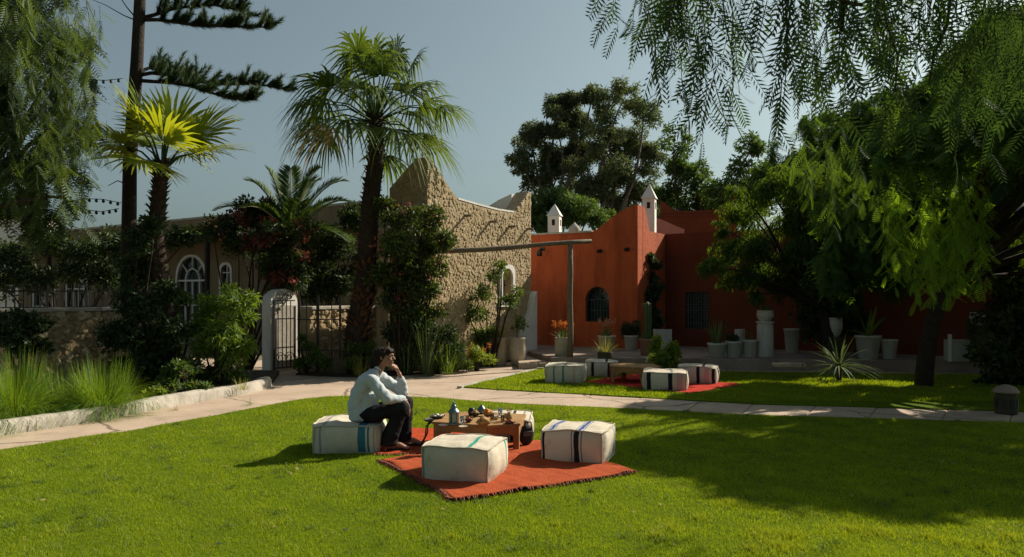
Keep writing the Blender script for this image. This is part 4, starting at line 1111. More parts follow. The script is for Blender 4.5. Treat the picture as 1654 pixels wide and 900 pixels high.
for l in ([(222, 34), (200, 25), (170, 8), (140, -4)], [(220, 30), (205, 12), (190, -10)], [(212, 300), (190, 292), (175, 300)]): db.tube(pb_(l, 12.7, 12.3), [.014, .009, .006, .003][:len(l)], 5)
db.build('dead_twigs', M['dark_trunk'], pn)

# light strings
def light_string(label, pts, Y, n):
    t = thing('light_string', label, 'string lights', P(*pts[0], Y), 0, 'string lights in the left trees'); o = t.location
    w = [P(x, y, Y) - o for x, y in pts]; MB().tube(w, .006, 5).build('wire', M['iron'], t)
    me = MB().lathe([(.006, .02), (.02, 0), (.026, -.03), (.0, -.05)], 8).mesh('bulb'); me.materials.append(M['dark_glass'])
    for k in range(n):
        s = (k + .5) / n * (len(w) - 1); i = int(s); p = w[i].lerp(w[i + 1], s - i); link('bulb', me, None, t).location = p + Vector((0, 0, -.01))
light_string('highest light string, between the weeping tree and the pine trunk', [(80, 117), (110, 123), (145, 129), (170, 130), (198, 127)], 12.0, 9)
light_string('middle light string, just above the shaded roof, left of the pine trunk', [(112, 325), (135, 321), (165, 322), (196, 328)], 12.0, 8)
light_string('lowest light string, touching the skyline of the shaded roof', [(112, 332), (135, 339), (165, 342), (192, 337)], 12.0, 8)

# ================================================================== shrubs
def shrub(name, label, px, py_base, Y, clumps, n, size, lm, k=6, w=.45, group=None, stems=True, down=.1, extra=None, T=None, cat='shrub', f=.5, z0=0.08, dj=.25):
    b = P(px, py_base, Y); base = (b.x, Y, z0)
    t = thing(name, label, cat, base, 0, group); cl = wclumps(clumps, Y, dj)
    cl = [(c[0] - base[0], c[1] - base[1], c[2] - base[2], c[3]) for c in cl]
    if stems:
        mb = MB()
        for c in cl: limb(mb, (random.uniform(-.1, .1), random.uniform(-.06, .06), -.1), c[:3], .03, .008, .05, 5, 5)
        mb.build('stems', M['dark_trunk'], t)
    sm = split_clumps(cl, k, f)
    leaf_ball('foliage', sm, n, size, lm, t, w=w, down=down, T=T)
    if extra: leaf_ball('blossom' if extra[3] else 'new_leaves', split_clumps(cl, 4, .35), extra[1], extra[2], extra[0], t, w=.7)
    return t
# evergreen vine and shrubs around the palm and the stone corner
shrub('climbing_vine', 'dark climbing vine with reddish new leaves covering the shaded side of the stone corner', 655, 600, 15.0, [(650, 350, 34), (690, 350, 26), (640, 400, 40), (690, 395, 34), (660, 440, 44), (640, 480, 40), (690, 470, 30), (715, 385, 20), (625, 330, 22), (700, 430, 26), (660, 520, 40), (625, 440, 30), (720, 400, 14), (705, 500, 18)], 15000, .085, leafm('vine_leaf', (.014, .035, .010), (.075, .11, .02), trans=(.14, .20, .015), tfac=.32), k=8, f=.42, extra=(M['bougain'], 900, .07, False), cat='vine')
shrub('evergreen_shrub', 'dark dense shrub behind the low wall by the iron gate', 520, 600, 17.2, [(500, 400, 40), (540, 390, 40), (480, 440, 36), (530, 440, 40), (575, 430, 34), (505, 460, 30), (550, 465, 30), (450, 430, 34), (590, 360, 26), (560, 345, 24), (440, 465, 22)], 12000, .10, M['bush_dark'], k=8)
shrub('bougainvillea', 'reddish bougainvillea spilling over the shaded veranda edge', 400, 600, 15.9, [(400, 345, 26), (375, 360, 26), (420, 370, 34), (440, 400, 30), (345, 375, 26), (430, 335, 24), (385, 395, 26), (500, 365, 22), (470, 380, 26), (455, 420, 26), (485, 415, 22), (470, 450, 28), (440, 445, 22)], 8500, .085, M['bush_dark'], k=8, extra=(M['bougain'], 2600, .075, False))
shrub('evergreen_shrub', 'dark shrub mass under the veranda at the far left', 110, 600, 15.2, [(20, 410, 44), (80, 400, 40), (140, 400, 36), (10, 460, 40), (70, 455, 36), (180, 395, 30), (170, 450, 30), (240, 395, 30), (280, 385, 26), (310, 380, 24), (250, 440, 30), (-40, 430, 50), (120, 440, 30)], 12000, .10, M['bush_dark'], k=8)
shrub('ivy_thicket', 'tall black-green thicket wrapped round the base of the pine trunk', 225, 640, 12.2, [(215, 440, 26), (240, 430, 24), (205, 490, 26), (235, 500, 34), (265, 470, 20), (200, 540, 30), (240, 560, 36), (275, 540, 28), (210, 600, 34), (255, 610, 34), (290, 600, 26), (230, 640, 28), (225, 390, 22), (250, 370, 20)], 15000, .085, M['bush_dark'], k=8)
shrub('bamboo_shrub', 'bright feathery green shrub left of the open gateway', 355, 632, 12.6, [(350, 490, 24), (380, 490, 22), (335, 520, 24), (365, 530, 30), (395, 510, 18), (330, 560, 26), (365, 575, 32), (390, 560, 20), (345, 610, 26), (375, 615, 24), (322, 600, 20), (405, 480, 12), (370, 468, 14)], 9000, .13, leafm('bamboo_leaf', (.06, .12, .015), (.15, .24, .025), trans=(.28, .40, .02), tfac=.42), k=8, w=.16, down=.5)
shrub('flowering_shrub', 'low mixed shrub with small reddish leaves at the kerb by the thicket', 290, 645, 11.6, [(290, 600, 20), (310, 625, 18), (275, 625, 18), (255, 640, 14), (330, 630, 14), (240, 645, 12)], 3500, .07, M['bush'], k=6, extra=(M['bougain'], 200, .06, False))
shrub('creeping_plant', 'small bright creeping plant on the kerb edge below the thicket', 230, 650, 10.9, [(215, 650, 10), (235, 645, 12), (260, 640, 12)], 900, .08, M['bush_lime'], k=4, w=.7)
shrub('evergreen_shrub', 'dark shrub against the rubble wall, behind the tall grass at the left edge', 40, 600, 11.4, [(20, 545, 26), (55, 530, 22), (-10, 520, 28), (70, 560, 16), (35, 510, 14)], 3200, .09, M['bush_dark'], k=7)
shrub('evergreen_shrub', 'leafy dark shrub between the thicket and the feathery green shrub', 285, 600, 13.6, [(280, 500, 18), (295, 530, 20), (275, 560, 20), (300, 480, 14), (270, 530, 16)], 3000, .08, M['bush'], k=7)
# border bed at the foot of the gable
shrub('border_shrub', 'leafy shrub climbing around the small arched window', 790, 590, 16.6, [(775, 470, 18), (800, 440, 16), (770, 510, 22), (810, 430, 12), (825, 490, 18), (790, 540, 20), (768, 545, 20), (835, 470, 12), (755, 500, 14)], 2600, .10, M['bush'], k=7, w=.3, f=.42, dj=.1)
shrub('border_shrub', 'dense dark shrub right of the palm trunk at the foot of the vine', 705, 602, 15.1, [(680, 545, 30), (715, 540, 26), (700, 575, 26), (735, 560, 22), (665, 575, 22), (640, 545, 22)], 5200, .10, M['bush_dark'], k=7, w=.3)
shrub('border_shrub', 'low mixed green shrub in front of the cream pots', 770, 596, 15.7, [(745, 575, 16), (768, 572, 16), (785, 578, 12), (755, 590, 10)], 1800, .08, M['bush_lime'], k=6, w=.3)
shrub('border_shrub', 'dark leafy plant between the fence and the box in the bed', 500, 604, 14.9, [(490, 585, 14), (510, 578, 16), (525, 590, 12), (500, 560, 10), (487, 545, 8)], 1600, .07, M['bush'], k=5)
shrub('border_shrub', 'leafy plant at the foot of the tall fan palm', 590, 604, 14.6, [(575, 585, 16), (600, 580, 14), (590, 560, 14), (620, 590, 12), (570, 565, 10)], 1800, .08, M['bush'], k=5, w=.3)
shrub('wall_vine', 'very dark vine in the shaded corner beside the curved red parapet', 1050, 560, 19.4, [(1048, 420, 12), (1052, 450, 13), (1048, 480, 14), (1054, 510, 14), (1050, 540, 14), (1062, 470, 10), (1060, 430, 9), (1066, 520, 10)], 4200, .10, M['bush_dark'], k=7, cat='vine', z0=TZ, dj=.1)
shrub('lime_shrub', 'bright yellow-green shrub at the terrace edge behind the far poufs', 1072, 602, 15.4, [(1062, 560, 14), (1080, 565, 16), (1070, 585, 16), (1088, 585, 12), (1056, 578, 10), (1092, 570, 8), (1060, 548, 7)], 1700, .085, M['bush_lime'], k=6, w=.5)
shrub('evergreen_shrub', 'black-green hedge in deep shade at the right edge', 1640, 640, 13.0, [(1610, 520, 36), (1650, 500, 50), (1625, 570, 40), (1680, 560, 60), (1640, 610, 34), (1710, 450, 60), (1740, 540, 70), (1590, 620, 16)], 9000, .12, M['bush_dark'], k=8)
shrub('evergreen_shrub', 'dark shrub on the terrace behind the spiky yucca', 1340, 580, 16.6, [(1320, 500, 30), (1360, 480, 34), (1330, 540, 30), (1380, 520, 30), (1300, 460, 30)], 5000, .11, M['bush_dark'], k=8, z0=TZ)

# strap / blade plants
def blades(name, label, base, n, L, w, lm, el=(50, 88), grav=.5, cat='plant', parts=False, seg=6, taper=True, group=None, spread=.12, curl=.0, seed=0):
    t = thing(name, label, cat, base, 0, group); rs = random.Random(seed + 3); allV = []; at = []
    for k in range(n):
        az = k * 2.39996 + rs.uniform(-.3, .3); e = R(rs.uniform(*el)); l = L * rs.uniform(.7, 1.1)
        d = Vector((math.cos(az) * math.cos(e), math.sin(az) * math.cos(e), math.sin(e))); s_ = Vector((-math.sin(az), math.cos(az), 0))
        c0 = Vector((math.cos(az), math.sin(az), 0)) * spread * rs.random() ** .5
        prev = None; V = []; g = grav * rs.uniform(.6, 1.4)
        for i in range(seg + 1):
            s = i / seg; c = c0 + d * l * s + Vector((0, 0, -g * l * s * s * math.cos(e)))
            ww = w * ((1 - s) ** .6 if taper else 1) * (.55 + .45 * min(1, s * 4)); ww = max(ww, w * .06)
            cur = (c - s_ * ww + Vector((0, 0, .3 * ww)), c + s_ * ww + Vector((0, 0, .3 * ww)), c)
            if prev:
                V.append([prev[0], prev[2], cur[2], cur[0]]); 
                if parts or w > .012: V.append([prev[2], prev[1], cur[1], cur[2]])
            prev = cur
        V = np.array([[list(p) for p in q] for q in V]); tn = np.full(len(V), rs.random())
        if parts: soup('leaf', V, lm, t, tn)
        else: allV.append(V); at.append(tn)
    if not parts: soup('leaves', np.concatenate(allV), lm, t, np.concatenate(at))
    return t
# big fountain-grass clumps by the kerb
for i, (x, y, L, n, lab) in enumerate(((25, 672, .95, 2300, 'large bright fountain grass clump at the left edge'), (115, 660, .66, 900, 'smaller fountain grass clump between the two large ones'), (165, 660, .80, 2000, 'bright fountain grass clump in front of the bare patch of rubble wall'), (-60, 690, .9, 1000, 'fountain grass clump cut by the left edge of the picture'))):
    b = G(x, y, .1); blades('grass_clump', lab, b, n, L, .006, M['grassy'], el=(18, 86), grav=.95, cat='grass clump', group='fountain grass clumps along the kerb', spread=.30, seed=i)
blades('grass_tuft', 'small weed tuft growing through the path beside the kerb end', G(403, 655, .01), 34, .16, .004, M['grassy'], el=(25, 85), cat='weed', spread=.02)
blades('grass_tuft', 'small dry weed tuft at the foot of the kerb', G(283, 663, .01), 30, .15, .004, M['dry'], el=(25, 80), cat='weed', spread=.02)
blades('grass_tuft', 'yellowish tuft at the end of the kerb by the gateway', G(392, 630, .1), 60, .26, .006, M['grassy_yellow'], el=(30, 85), cat='weed', spread=.08)
blades('grass_tuft', 'dark weed tuft standing in the front lawn near the bottom edge', G(1333, 890, .03), 44, .06, .0035, M['bush'], el=(20, 75), cat='weed', spread=.035)
# tall strap-leaved plants of the border
for i, (x, y, L, n, w_, m_, lab) in enumerate(((655, 604, .85, 70, .012, 'strap', 'tall strap-leaved clump just right of the seated person'), (688, 606, 1.25, 110, .010, 'strap', 'tallest reedy clump in the border bed'), (742, 598, .85, 50, .016, 'strap', 'strap-leaved clump left of the cream pots'), (770, 590, .7, 46, .012, 'strap', 'short strap-leaved clump with orange flower spikes'), (722, 606, .7, 60, .012, 'grassy', 'grassy clump at the front of the border'), (606, 606, .6, 60, .012, 'strap', 'small strap-leaved clump at the base of the palm'), (580, 608, .45, 60, .01, 'grassy_yellow', 'pale grassy clump at the foot of the palm trunk'))):
    b = G(x, y, .05); blades('strap_plant', lab, (b.x, b.y + .12, .05), n, L, w_, M[m_], el=(55, 88), grav=.45, spread=.13, seed=20 + i, group='strap-leaved plants in the border bed')
def spikes(label, base, n, h, m_, cat='flower', spread=.2, lean=.25):
    t = thing('flower_spike', label, cat, base); rs = random.Random(len(label))
    for k in range(n):
        a = rs.uniform(0, 6.28); d = Vector((math.cos(a) * lean * rs.random(), math.sin(a) * lean * rs.random(), 1)); hh = h * rs.uniform(.75, 1.05); c0 = Vector((rs.uniform(-spread, spread), rs.uniform(-spread, spread) * .6, 0))
        st = MB().tube([c0, c0 + d * hh * .5, c0 + d * hh], [.008, .006, .005], 5).build('stalk', M['strap'], t)
        cl = [(c0.x + d.x * hh * s, c0.y + d.y * hh * s, d.z * hh * s, .028) for s in (.78, .84, .9, .96)]
        leaf_ball('bloom', cl, 44, .045, M[m_], st, w=.35)
b = G(772, 596, .05); spikes('orange aloe flower spikes in the border bed left of the cream pots', (b.x, b.y + .2, .05), 7, .55, 'flower_orange', spread=.25)
b = G(745, 600, .05); spikes('pink flower spikes among the strap leaves of the border bed', (b.x, b.y + .2, .05), 5, .5, 'flower_pink', spread=.2)

# yucca on the far lawn
yb = G(1355, 618)
yu = blades('yucca', 'spiky yucca with pale drooping leaves in front of the shaded terrace', (yb.x, yb.y, .30), 52, .86, .019, M['strap'], el=(-15, 72), grav=.42, parts=True, spread=.03, cat='yucca')
MB().tube([(0, 0, -.32), (.015, 0, -.1), (-.01, 0, .06)], [.05, .045, .055], 9, jit=.2).build('trunk', M['fibre'], yu)
# ================================================================== poufs
def stripe_mat(name, base, axis, stripes, dirt=.0):
    """woven stripes: flat dyed bands in linen cloth; positions along one axis of the cover"""
    m, nt, out = _nt(name); L = nt.links
    tc = N(nt, "ShaderNodeTexCoord"); sp_ = N(nt, "ShaderNodeSeparateXYZ"); L.new(tc.outputs['Object'], sp_.inputs[0])
    src = sp_.outputs['XYZ'.index(axis)]
    no = N(nt, "ShaderNodeTexNoise", Scale=7., Detail=6.); L.new(tc.outputs['Object'], no.inputs['Vector'])
    fine = N(nt, "ShaderNodeTexNoise", Scale=130., Detail=3.); L.new(tc.outputs['Object'], fine.inputs['Vector'])
    c = mixc(nt, ramp(nt, no.outputs['Fac'], .35, .7), base, tuple(x * .80 for x in base))
    c = mixc(nt, ramp(nt, fine.outputs['Fac'], .62, .35), c, tuple(x * .86 for x in base))
    wob = N(nt, "ShaderNodeTexNoise", Scale=3.2, Detail=2.); L.new(tc.outputs['Object'], wob.inputs['Vector'])
    wm = N(nt, "ShaderNodeMath", operation='MULTIPLY_ADD'); L.new(wob.outputs['Fac'], wm.inputs[0]); wm.inputs[1].default_value = .045; L.new(src, wm.inputs[2])
    w2_ = N(nt, "ShaderNodeMath", operation='SUBTRACT'); L.new(wm.outputs[0], w2_.inputs[0]); w2_.inputs[1].default_value = .0225; src = w2_.outputs[0]
    stn = N(nt, "ShaderNodeTexNoise", Scale=11., Detail=5.); L.new(tc.outputs['Object'], stn.inputs['Vector'])
    c = mixc(nt, ramp(nt, stn.outputs['Fac'], .60, .80), c, tuple(x * .62 for x in base))
    for pos, w, col in stripes:
        s = N(nt, "ShaderNodeMath", operation='SUBTRACT'); L.new(src, s.inputs[0]); s.inputs[1].default_value = pos
        a = N(nt, "ShaderNodeMath", operation='ABSOLUTE'); L.new(s.outputs[0], a.inputs[0])
        r = N(nt, "ShaderNodeMapRange"); L.new(a.outputs[0], r.inputs[0]); r.inputs[1].default_value = w / 2 + .003; r.inputs[2].default_value = w / 2 - .003
        mm = N(nt, "ShaderNodeMath", operation='MULTIPLY'); L.new(r.outputs[0], mm.inputs[0]); mm.inputs[1].default_value = 1.0
        c = mixc(nt, mm.outputs[0], c, col)
    bs = N(nt, "ShaderNodeBsdfPrincipled", Roughness=.9); bs.inputs['Specular IOR Level'].default_value = .1
    L.new(c, bs.inputs['Base Color'])
    b1 = N(nt, "ShaderNodeBump", Strength=.35, Distance=.006); L.new(fine.outputs['Fac'], b1.inputs['Height'])
    b2 = N(nt, "ShaderNodeBump", Strength=.5, Distance=.03); L.new(no.outputs['Fac'], b2.inputs['Height']); L.new(b1.outputs[0], b2.inputs['Normal'])
    L.new(b2.outputs[0], bs.inputs['Normal']); L.new(bs.outputs[0], out.inputs[0]); return m
LIN = (.60, .54, .43); GREEN = (.02, .26, .20); BLUE = (.03, .08, .26); INK = (.018, .02, .03); TEALB = (.04, .16, .22); PINK = (.50, .32, .27); GREY = (.25, .26, .24)
def pouf(label, loc, rz, top, front, side, size=(.60, .60, .29), seed=0, group='square linen poufs set round low tables', soft=1.0, sag=None):
    t = thing('pouf', label, 'pouf', loc, rz, group); sx, sy, sz = size; n = 14; nz = 7
    mt = [stripe_mat('pouf_top', LIN, 'X', top), stripe_mat('pouf_front', LIN, 'X', front), stripe_mat('pouf_side', LIN, 'Y', side)]
    mb = MB(); S = Vector((seed * 3.1, 0, 0))
    def shape(u, v, w):     # u,v,w in -1..1 on the cube surface
        bx = (1 - v * v) * (1 - w * w); by = (1 - u * u) * (1 - w * w); bz = (1 - u * u) * (1 - v * v)
        x = u * sx / 2 * (1 + .11 * soft * bx ** .55) ; y = v * sy / 2 * (1 + .11 * soft * by ** .55)
        z = sz / 2 + w * sz / 2 * (1 + (.17 * soft * bz ** .6 if w > 0 else 0))
        cr = abs(u * v) ** 5; x *= 1 - .05 * cr; y *= 1 - .05 * cr; z -= .016 * (u * u * v * v) ** 2 * (1 if w > 0 else 0)
        nn = mnoise.noise(Vector((x * 5, y * 5, z * 5)) + S); m2 = mnoise.noise(Vector((x * 16, y * 16, z * 9)) + S)
        k = .017 * nn + .006 * m2
        p = Vector((x + u * k * (abs(u) > .99), y + v * k * (abs(v) > .99), z + (k if w > .99 else 0)))
        p.z += .02 * mnoise.noise(Vector((x * 2.2, y * 2.2, 3)) + S) * (w + 1) / 2
        if sag and w > -1: p.z -= sag * max(0, 1 - ((p.x - sag_c[0]) ** 2 + (p.y - sag_c[1]) ** 2) / .05) * (w + 1) / 2
        p.z -= .008 * max(0, mnoise.noise(Vector((x * 4 + 9, y * 4, seed)))) * (w + 1)
        p.z = max(p.z, .0)
        return p
    sag_c = (.08, 0)
    def grid(fn, a, b, mi, flip):
        v = [fn(-1 + 2 * i / a, -1 + 2 * j / b) for j in range(b + 1) for i in range(a + 1)]
        f = [(j * (a + 1) + i, j * (a + 1) + i + 1, (j + 1) * (a + 1) + i + 1, (j + 1) * (a + 1) + i) for j in range(b) for i in range(a)]
        if flip: f = [q[::-1] for q in f]
        mb.add(v, f, mi)
    grid(lambda a, b: shape(a, b, 1), n, n, 0, False); grid(lambda a, b: shape(a, b, -1), n, n, 0, True)
    grid(lambda a, b: shape(a, -1, b), n, nz, 1, False); grid(lambda a, b: shape(a, 1, b), n, nz, 1, True)
    grid(lambda a, b: shape(-1, a, b), n, nz, 2, True); grid(lambda a, b: shape(1, a, b), n, nz, 2, False)
    o = mb.build('cover', mt, t, smooth=True)
    pm = MB()
    for w in (1, -1):
        e = [(i / 7 - 1, -1) for i in range(14)] + [(1, i / 7 - 1) for i in range(14)] + [(1 - i / 7, 1) for i in range(14)] + [(-1, 1 - i / 7) for i in range(15)]
        pm.tube([shape(a, b, w) + Vector((a * .004, b * .004, .003 * w + (.006 if w < 0 else 0))) for a, b in e], .0075, 6, jit=.35)
    for a, b in ((1, 1), (1, -1), (-1, 1), (-1, -1)): pm.tube([shape(a, b, w) + Vector((a * .004, b * .004, 0)) for w in (-.98, -.5, 0, .5, .98)], .007, 6, jit=.35)
    pm.build('piping', M['linen'], t, smooth=True)
    return t
M['linen'] = mat('linen', LIN, tuple(x * .8 for x in LIN), scale=9, bump=.3, bscale=120)
def tri_(p, col, w=.03): return [(p, w, col), (p - w * .95, .008, col), (p + w * .95, .008, col)]
A_ = G(788.5, 792.3); B_ = G(676.8, 784.7)
def centre(corner_right, rz, s=.60): 
    e = Vector((math.cos(rz), math.sin(rz), 0)); n = Vector((-e.y, e.x, 0)); return Vector((corner_right.x, corner_right.y, 0)) - e * s / 2 + n * s / 2
r1 = R(-15.5); c1 = centre(A_, r1); c1.z = .042
pouf('cream pouf with one green stripe, closest to the lawn front, on the orange rug corner', c1, r1, [(.125, .028, GREEN), (.105, .006, GREEN)], [(-.27, .02, (.25, .36, .28))], [(.14, .032, GREEN), (.17, .006, GREEN)], seed=1)
r2 = R(-19); c2 = centre(G(973.8, 759.3), r2); c2.z = .042
pouf('cream pouf with blue and black stripes on the right corner of the orange rug', c2, r2, tri_(-.21, BLUE, .026) + tri_(.07, BLUE, .034), [(-.28, .05, INK)] + tri_(.06, INK, .05), [(.08, .035, (.20, .22, .27)), (.13, .01, (.2, .22, .27))], seed=2)
r3 = R(2); c3 = Vector((-1.67, 7.69, .036))
pouf('grey-shaded cream pouf with a wide blue stripe, under the seated person', c3, r3, [(-.22, .03, GREY), (.17, .09, TEALB)], [(.17, .075, TEALB), (.235, .02, TEALB), (-.24, .02, GREY), (.29, .012, GREY)], [(0, .05, GREY)], size=(.65, .62, .27), seed=3, sag=.03)
pouf('cream pouf with dark stripe half hidden behind the laden wooden table', (-.07, 8.22, .042), R(-4), [(.1, .03, INK), (.2, .02, GREY)], tri_(.1, INK, .05), [(-.05, .05, INK), (.1, .02, GREY)], size=(.56, .56, .24), seed=4)
g2 = 'square linen poufs set round the far low table'
def far(px, py, Y): p = P(px, py, Y); return Vector((p.x, Y, .036))
pouf('far pouf with faint green stripes, leftmost on the far lawn', far(914, 0, 13.62), R(-12), [(0, .04, GREY)], [(-.17, .03, (.12, .2, .18)), (.0, .035, (.06, .18, .14)), (.2, .04, PINK)], [(0, .05, PINK)], size=(.68, .66, .30), seed=5, group=g2)
pouf('far pouf with two black stripes, left of the far wooden table', far(972, 0, 14.55), R(-10), [(.1, .05, INK)], [(-.16, .05, INK), (.16, .06, INK), (.24, .05, PINK)], [(0, .05, INK)], size=(.62, .6, .29), seed=6, group=g2)
pouf('far pouf with two dark stripes in front of the far wooden table', far(1074, 0, 12.55), R(-10), [(.1, .04, GREY)], [(-.27, .07, INK), (.08, .07, INK), (.23, .10, PINK)], [(0, .05, INK)], size=(.70, .64, .30), seed=7, group=g2)
pouf('far pouf with dark stripes at the right end of the red rug', far(1128, 0, 13.5), R(-18), [(.1, .05, INK)], [(-.2, .03, GREY), (.02, .06, INK), (.17, .08, PINK), (.28, .05, INK)], [(-.1, .1, INK), (.16, .08, INK)], size=(.66, .64, .30), seed=8, group=g2)

# ================================================================== rugs
def rug(name, label, corners, z, col, dark, fr=True, seed=0, fringe_sides=(0,)):
    c0 = sum((Vector((c[0], c[1], 0)) for c in corners), Vector()) / 4
    t = thing(name, label, 'rug', (c0.x, c0.y, 0)); C4 = [Vector((c[0], c[1], 0)) - c0 for c in corners]
    n = 46; v = []; f = []
    def pt(i, j):
        s, q = i / n, j / n
        p = C4[0].lerp(C4[1], s).lerp(C4[3].lerp(C4[2], s), q)
        ed = min(s, 1 - s, q, 1 - q)
        p = p + Vector((mnoise.noise(p * 3 + Vector((seed, 0, 0))), mnoise.noise(p * 3 + Vector((0, seed, 5))), 0)) * .03 * (1 if ed < .02 else .3)
        w = abs(mnoise.noise(p * 2.6 + Vector((seed, 3, 0)))) * .018 + max(0, mnoise.noise(Vector((p.x * 7 + p.y * 3, p.y * 5, seed)))) * .014
        w += .009 * max(0, mnoise.noise(Vector((p.x * 3.3 - p.y * 2, p.y * 9 + seed, 2)))) 
        p.z = z + w * (1.3 if ed < .06 else .8); return p
    for j in range(n + 1):
        for i in range(n + 1): v.append(pt(i, j))
    for j in range(n):
        for i in range(n): a = j * (n + 1) + i; f.append((a, a + 1, a + n + 2, a + n + 1))
    o = MB().add(v, f).build('pile', None, t, smooth=True)
    so = o.modifiers.new('solid', 'SOLIDIFY'); so.thickness = .010; so.offset = -1
    rm_ = mat('rug_weave', col, dark, scale=5, bump=.8, bscale=70, rough=.95, spec=.05, stain=tuple(x * .6 for x in col), sscale=9, sthr=(.56, .72))
    nt = rm_.node_tree; bs_n = [q for q in nt.nodes if q.type == 'BSDF_PRINCIPLED'][0]; src = bs_n.inputs['Base Color'].links[0].from_socket
    tcn = [q for q in nt.nodes if q.type == 'TEX_COORD'][0]; wv = N(nt, "ShaderNodeTexWave", Scale=2.6, Distortion=1.2, Detail=3.); mpn = N(nt, "ShaderNodeMapping"); mpn.inputs['Rotation'].default_value = (0, 0, R(-38))
    nt.links.new(tcn.outputs['Object'], mpn.inputs[0]); nt.links.new(mpn.outputs[0], wv.inputs['Vector'])
    nt.links.new(mixc(nt, ramp(nt, wv.outputs['Fac'], .80, 1.35), src, tuple(x * .6 for x in dark)), bs_n.inputs['Base Color'])
    o.data.materials.append(rm_)
    if fr:
        for si, sd in enumerate(fringe_sides):
            bm_ = MB(); rs = random.Random(9 + si); k = 0
            a, b = C4[sd], C4[(sd + 1) % 4]; L = (b - a).length; d = (b - a).normalized(); out_ = Vector((d.y, -d.x, 0)); m_ = int(L / .022)
            for q in range(m_):
                s = (q + .5) / m_
                i = s * n
                p = {0: pt(i, 0), 1: pt(n, i), 2: pt(n - i, n), 3: pt(0, n - i)}[sd]
                e = p + out_ * rs.uniform(.03, .065) + d * rs.uniform(-.02, .02); e.z = max(.042, p.z - .012)
                bm_.tube([p + Vector((0, 0, -.003)), (p + e) / 2 + Vector((0, 0, .006)), e], [.006, .008, .004], 5)
            fo = bm_.build('fringe', M['rug_fringe'], t); tag(fo, kind='stuff')
    return t
M['rug_fringe'] = mat('rug_fringe', (.10, .035, .025), (.32, .09, .05), scale=30)
Lc, Fc, Rc = G(614, 745, .03), G(735, 811, .03), G(1030, 765, .03); Bc = Lc + Rc - Fc
rug('rug', 'orange-red woven rug with dark fringed edge under the striped poufs', [Fc, Rc, Bc, Lc], .052, (.56, .125, .05), (.43, .085, .036), fringe_sides=(0, 3), seed=1)
rug('rug', 'second orange rug lying half beneath the other, under the person\'s feet', [(-1.36, 7.30), (.0, 7.36), (-.1, 8.75), (-1.62, 8.78)], .038, (.60, .10, .035), (.46, .07, .028), seed=6, fringe_sides=(0,))
rug('rug', 'bright red rug on the far lawn under the far poufs', [(1.30, 13.4), (2.86, 11.85), (4.02, 13.0), (2.5, 14.9)], .044, (.60, .06, .04), (.48, .045, .03), seed=12, fringe_sides=(0, 1))

# ================================================================== tables
M['table_wood'] = mat('honey_wood', (.42, .25, .10), (.32, .17, .065), scale=6, bump=.25, bscale=60, stain=(.22, .11, .045), sscale=4)
M['table_bounce'] = mat('rug_bounce_wood', (.40, .15, .055), (.30, .10, .04), scale=6, bump=.25, bscale=60)  # wood colour reddened by the rug's bounce light, for alternate panels
def low_table(label, ring, h, z0, group):
    n = len(ring); c = sum((Vector((p[0], p[1], 0)) for p in ring), Vector()) / n
    t = thing('low_table', label, 'table', (c.x, c.y, z0), 0, group); q = [Vector((p[0] - c.x, p[1] - c.y, 0)) for p in ring]
    MB().prism([(p.x * 1.035, p.y * 1.035) for p in q], h - .025, h).build('tabletop', M['table_wood'], t, bevel=.005)
    for i in range(n):
        a, b = q[i], q[(i + 1) % n]; L = (b - a).length; ang = math.atan2(b.y - a.y, b.x - a.x)
        lw_ = .055; pts = [(0.004, 0), (lw_, 0), (lw_, h * .50)]
        cx = L / 2; r = L / 2 - lw_
        for k in range(1, 10):
            s = k / 10; pts.append((lw_ + (L - 2 * lw_) * s, h * .50 + h * .16 * math.sin(math.pi * s) ** .6))
        pts += [(L - lw_, h * .50), (L - lw_, 0), (L - .004, 0), (L - .004, h - .026), (.004, h - .026)]
        o = link('apron', flat_with_holes(pts, [], .022), M['table_bounce'] if i % 2 else M['table_wood'], t)
        o.location = a; o.rotation_euler = (0, 0, ang)
    return t
hexr = [(-.80, 7.57), (-.245, 7.36), (.07, 7.47), (.14, 8.03), (-.415, 8.24), (-.73, 8.13)]
low_table('low wooden table with arched side panels, laden with breakfast dishes', hexr, .275, .045, 'low wooden tables')
low_table('empty low wooden table on the far lawn between the far poufs', [(1.78, 13.35), (2.32, 13.10), (2.66, 13.30), (2.62, 13.8), (2.1, 14.0), (1.82, 13.85)], .29, .045, 'low wooden tables')
TT = .322
# ================================================================== things on the table
M['tin'] = mat('patinated_tin', (.20, .27, .25), (.10, .15, .15), rough=.35, spec=.6, metal=.8, scale=30)
M['ceramic'] = mat('cream_ceramic', (.68, .62, .5), (.6, .53, .42), rough=.3, spec=.5)
M['ochre_bowl'] = mat('ochre_glaze', (.40, .25, .08), (.26, .16, .055), rough=.35, spec=.5, scale=20)
M['dark_bowl'] = mat('dark_glaze', (.05, .03, .022), (.03, .02, .015), rough=.3, spec=.5)
M['bread'] = mat('bread_crust', (.42, .22, .08), (.55, .35, .16), scale=22, bump=.4)
M['berry'] = mat('red_fruit', (.30, .05, .03), (.42, .12, .05), rough=.4)
M['orange'] = mat('orange_fruit', (.72, .28, .03), (.62, .2, .02), rough=.45, bump=.2, bscale=200)
def glassm(name, c, a=.9):
    m, nt, out = _nt(name); b = N(nt, "ShaderNodeBsdfPrincipled", Roughness=.05); b.inputs['Base Color'].default_value = _rgb(c); b.inputs['Transmission Weight'].default_value = a; b.inputs['IOR'].default_value = 1.45
    nt.links.new(b.outputs[0], out.inputs[0]); return m
M['tea'] = glassm('tea_glass', (.55, .30, .08)); M['clear'] = glassm('clear_glass', (.9, .93, .9))
def tp_(px, py, z=TT): p = G(px, py, z); return Vector((p.x, p.y, z))
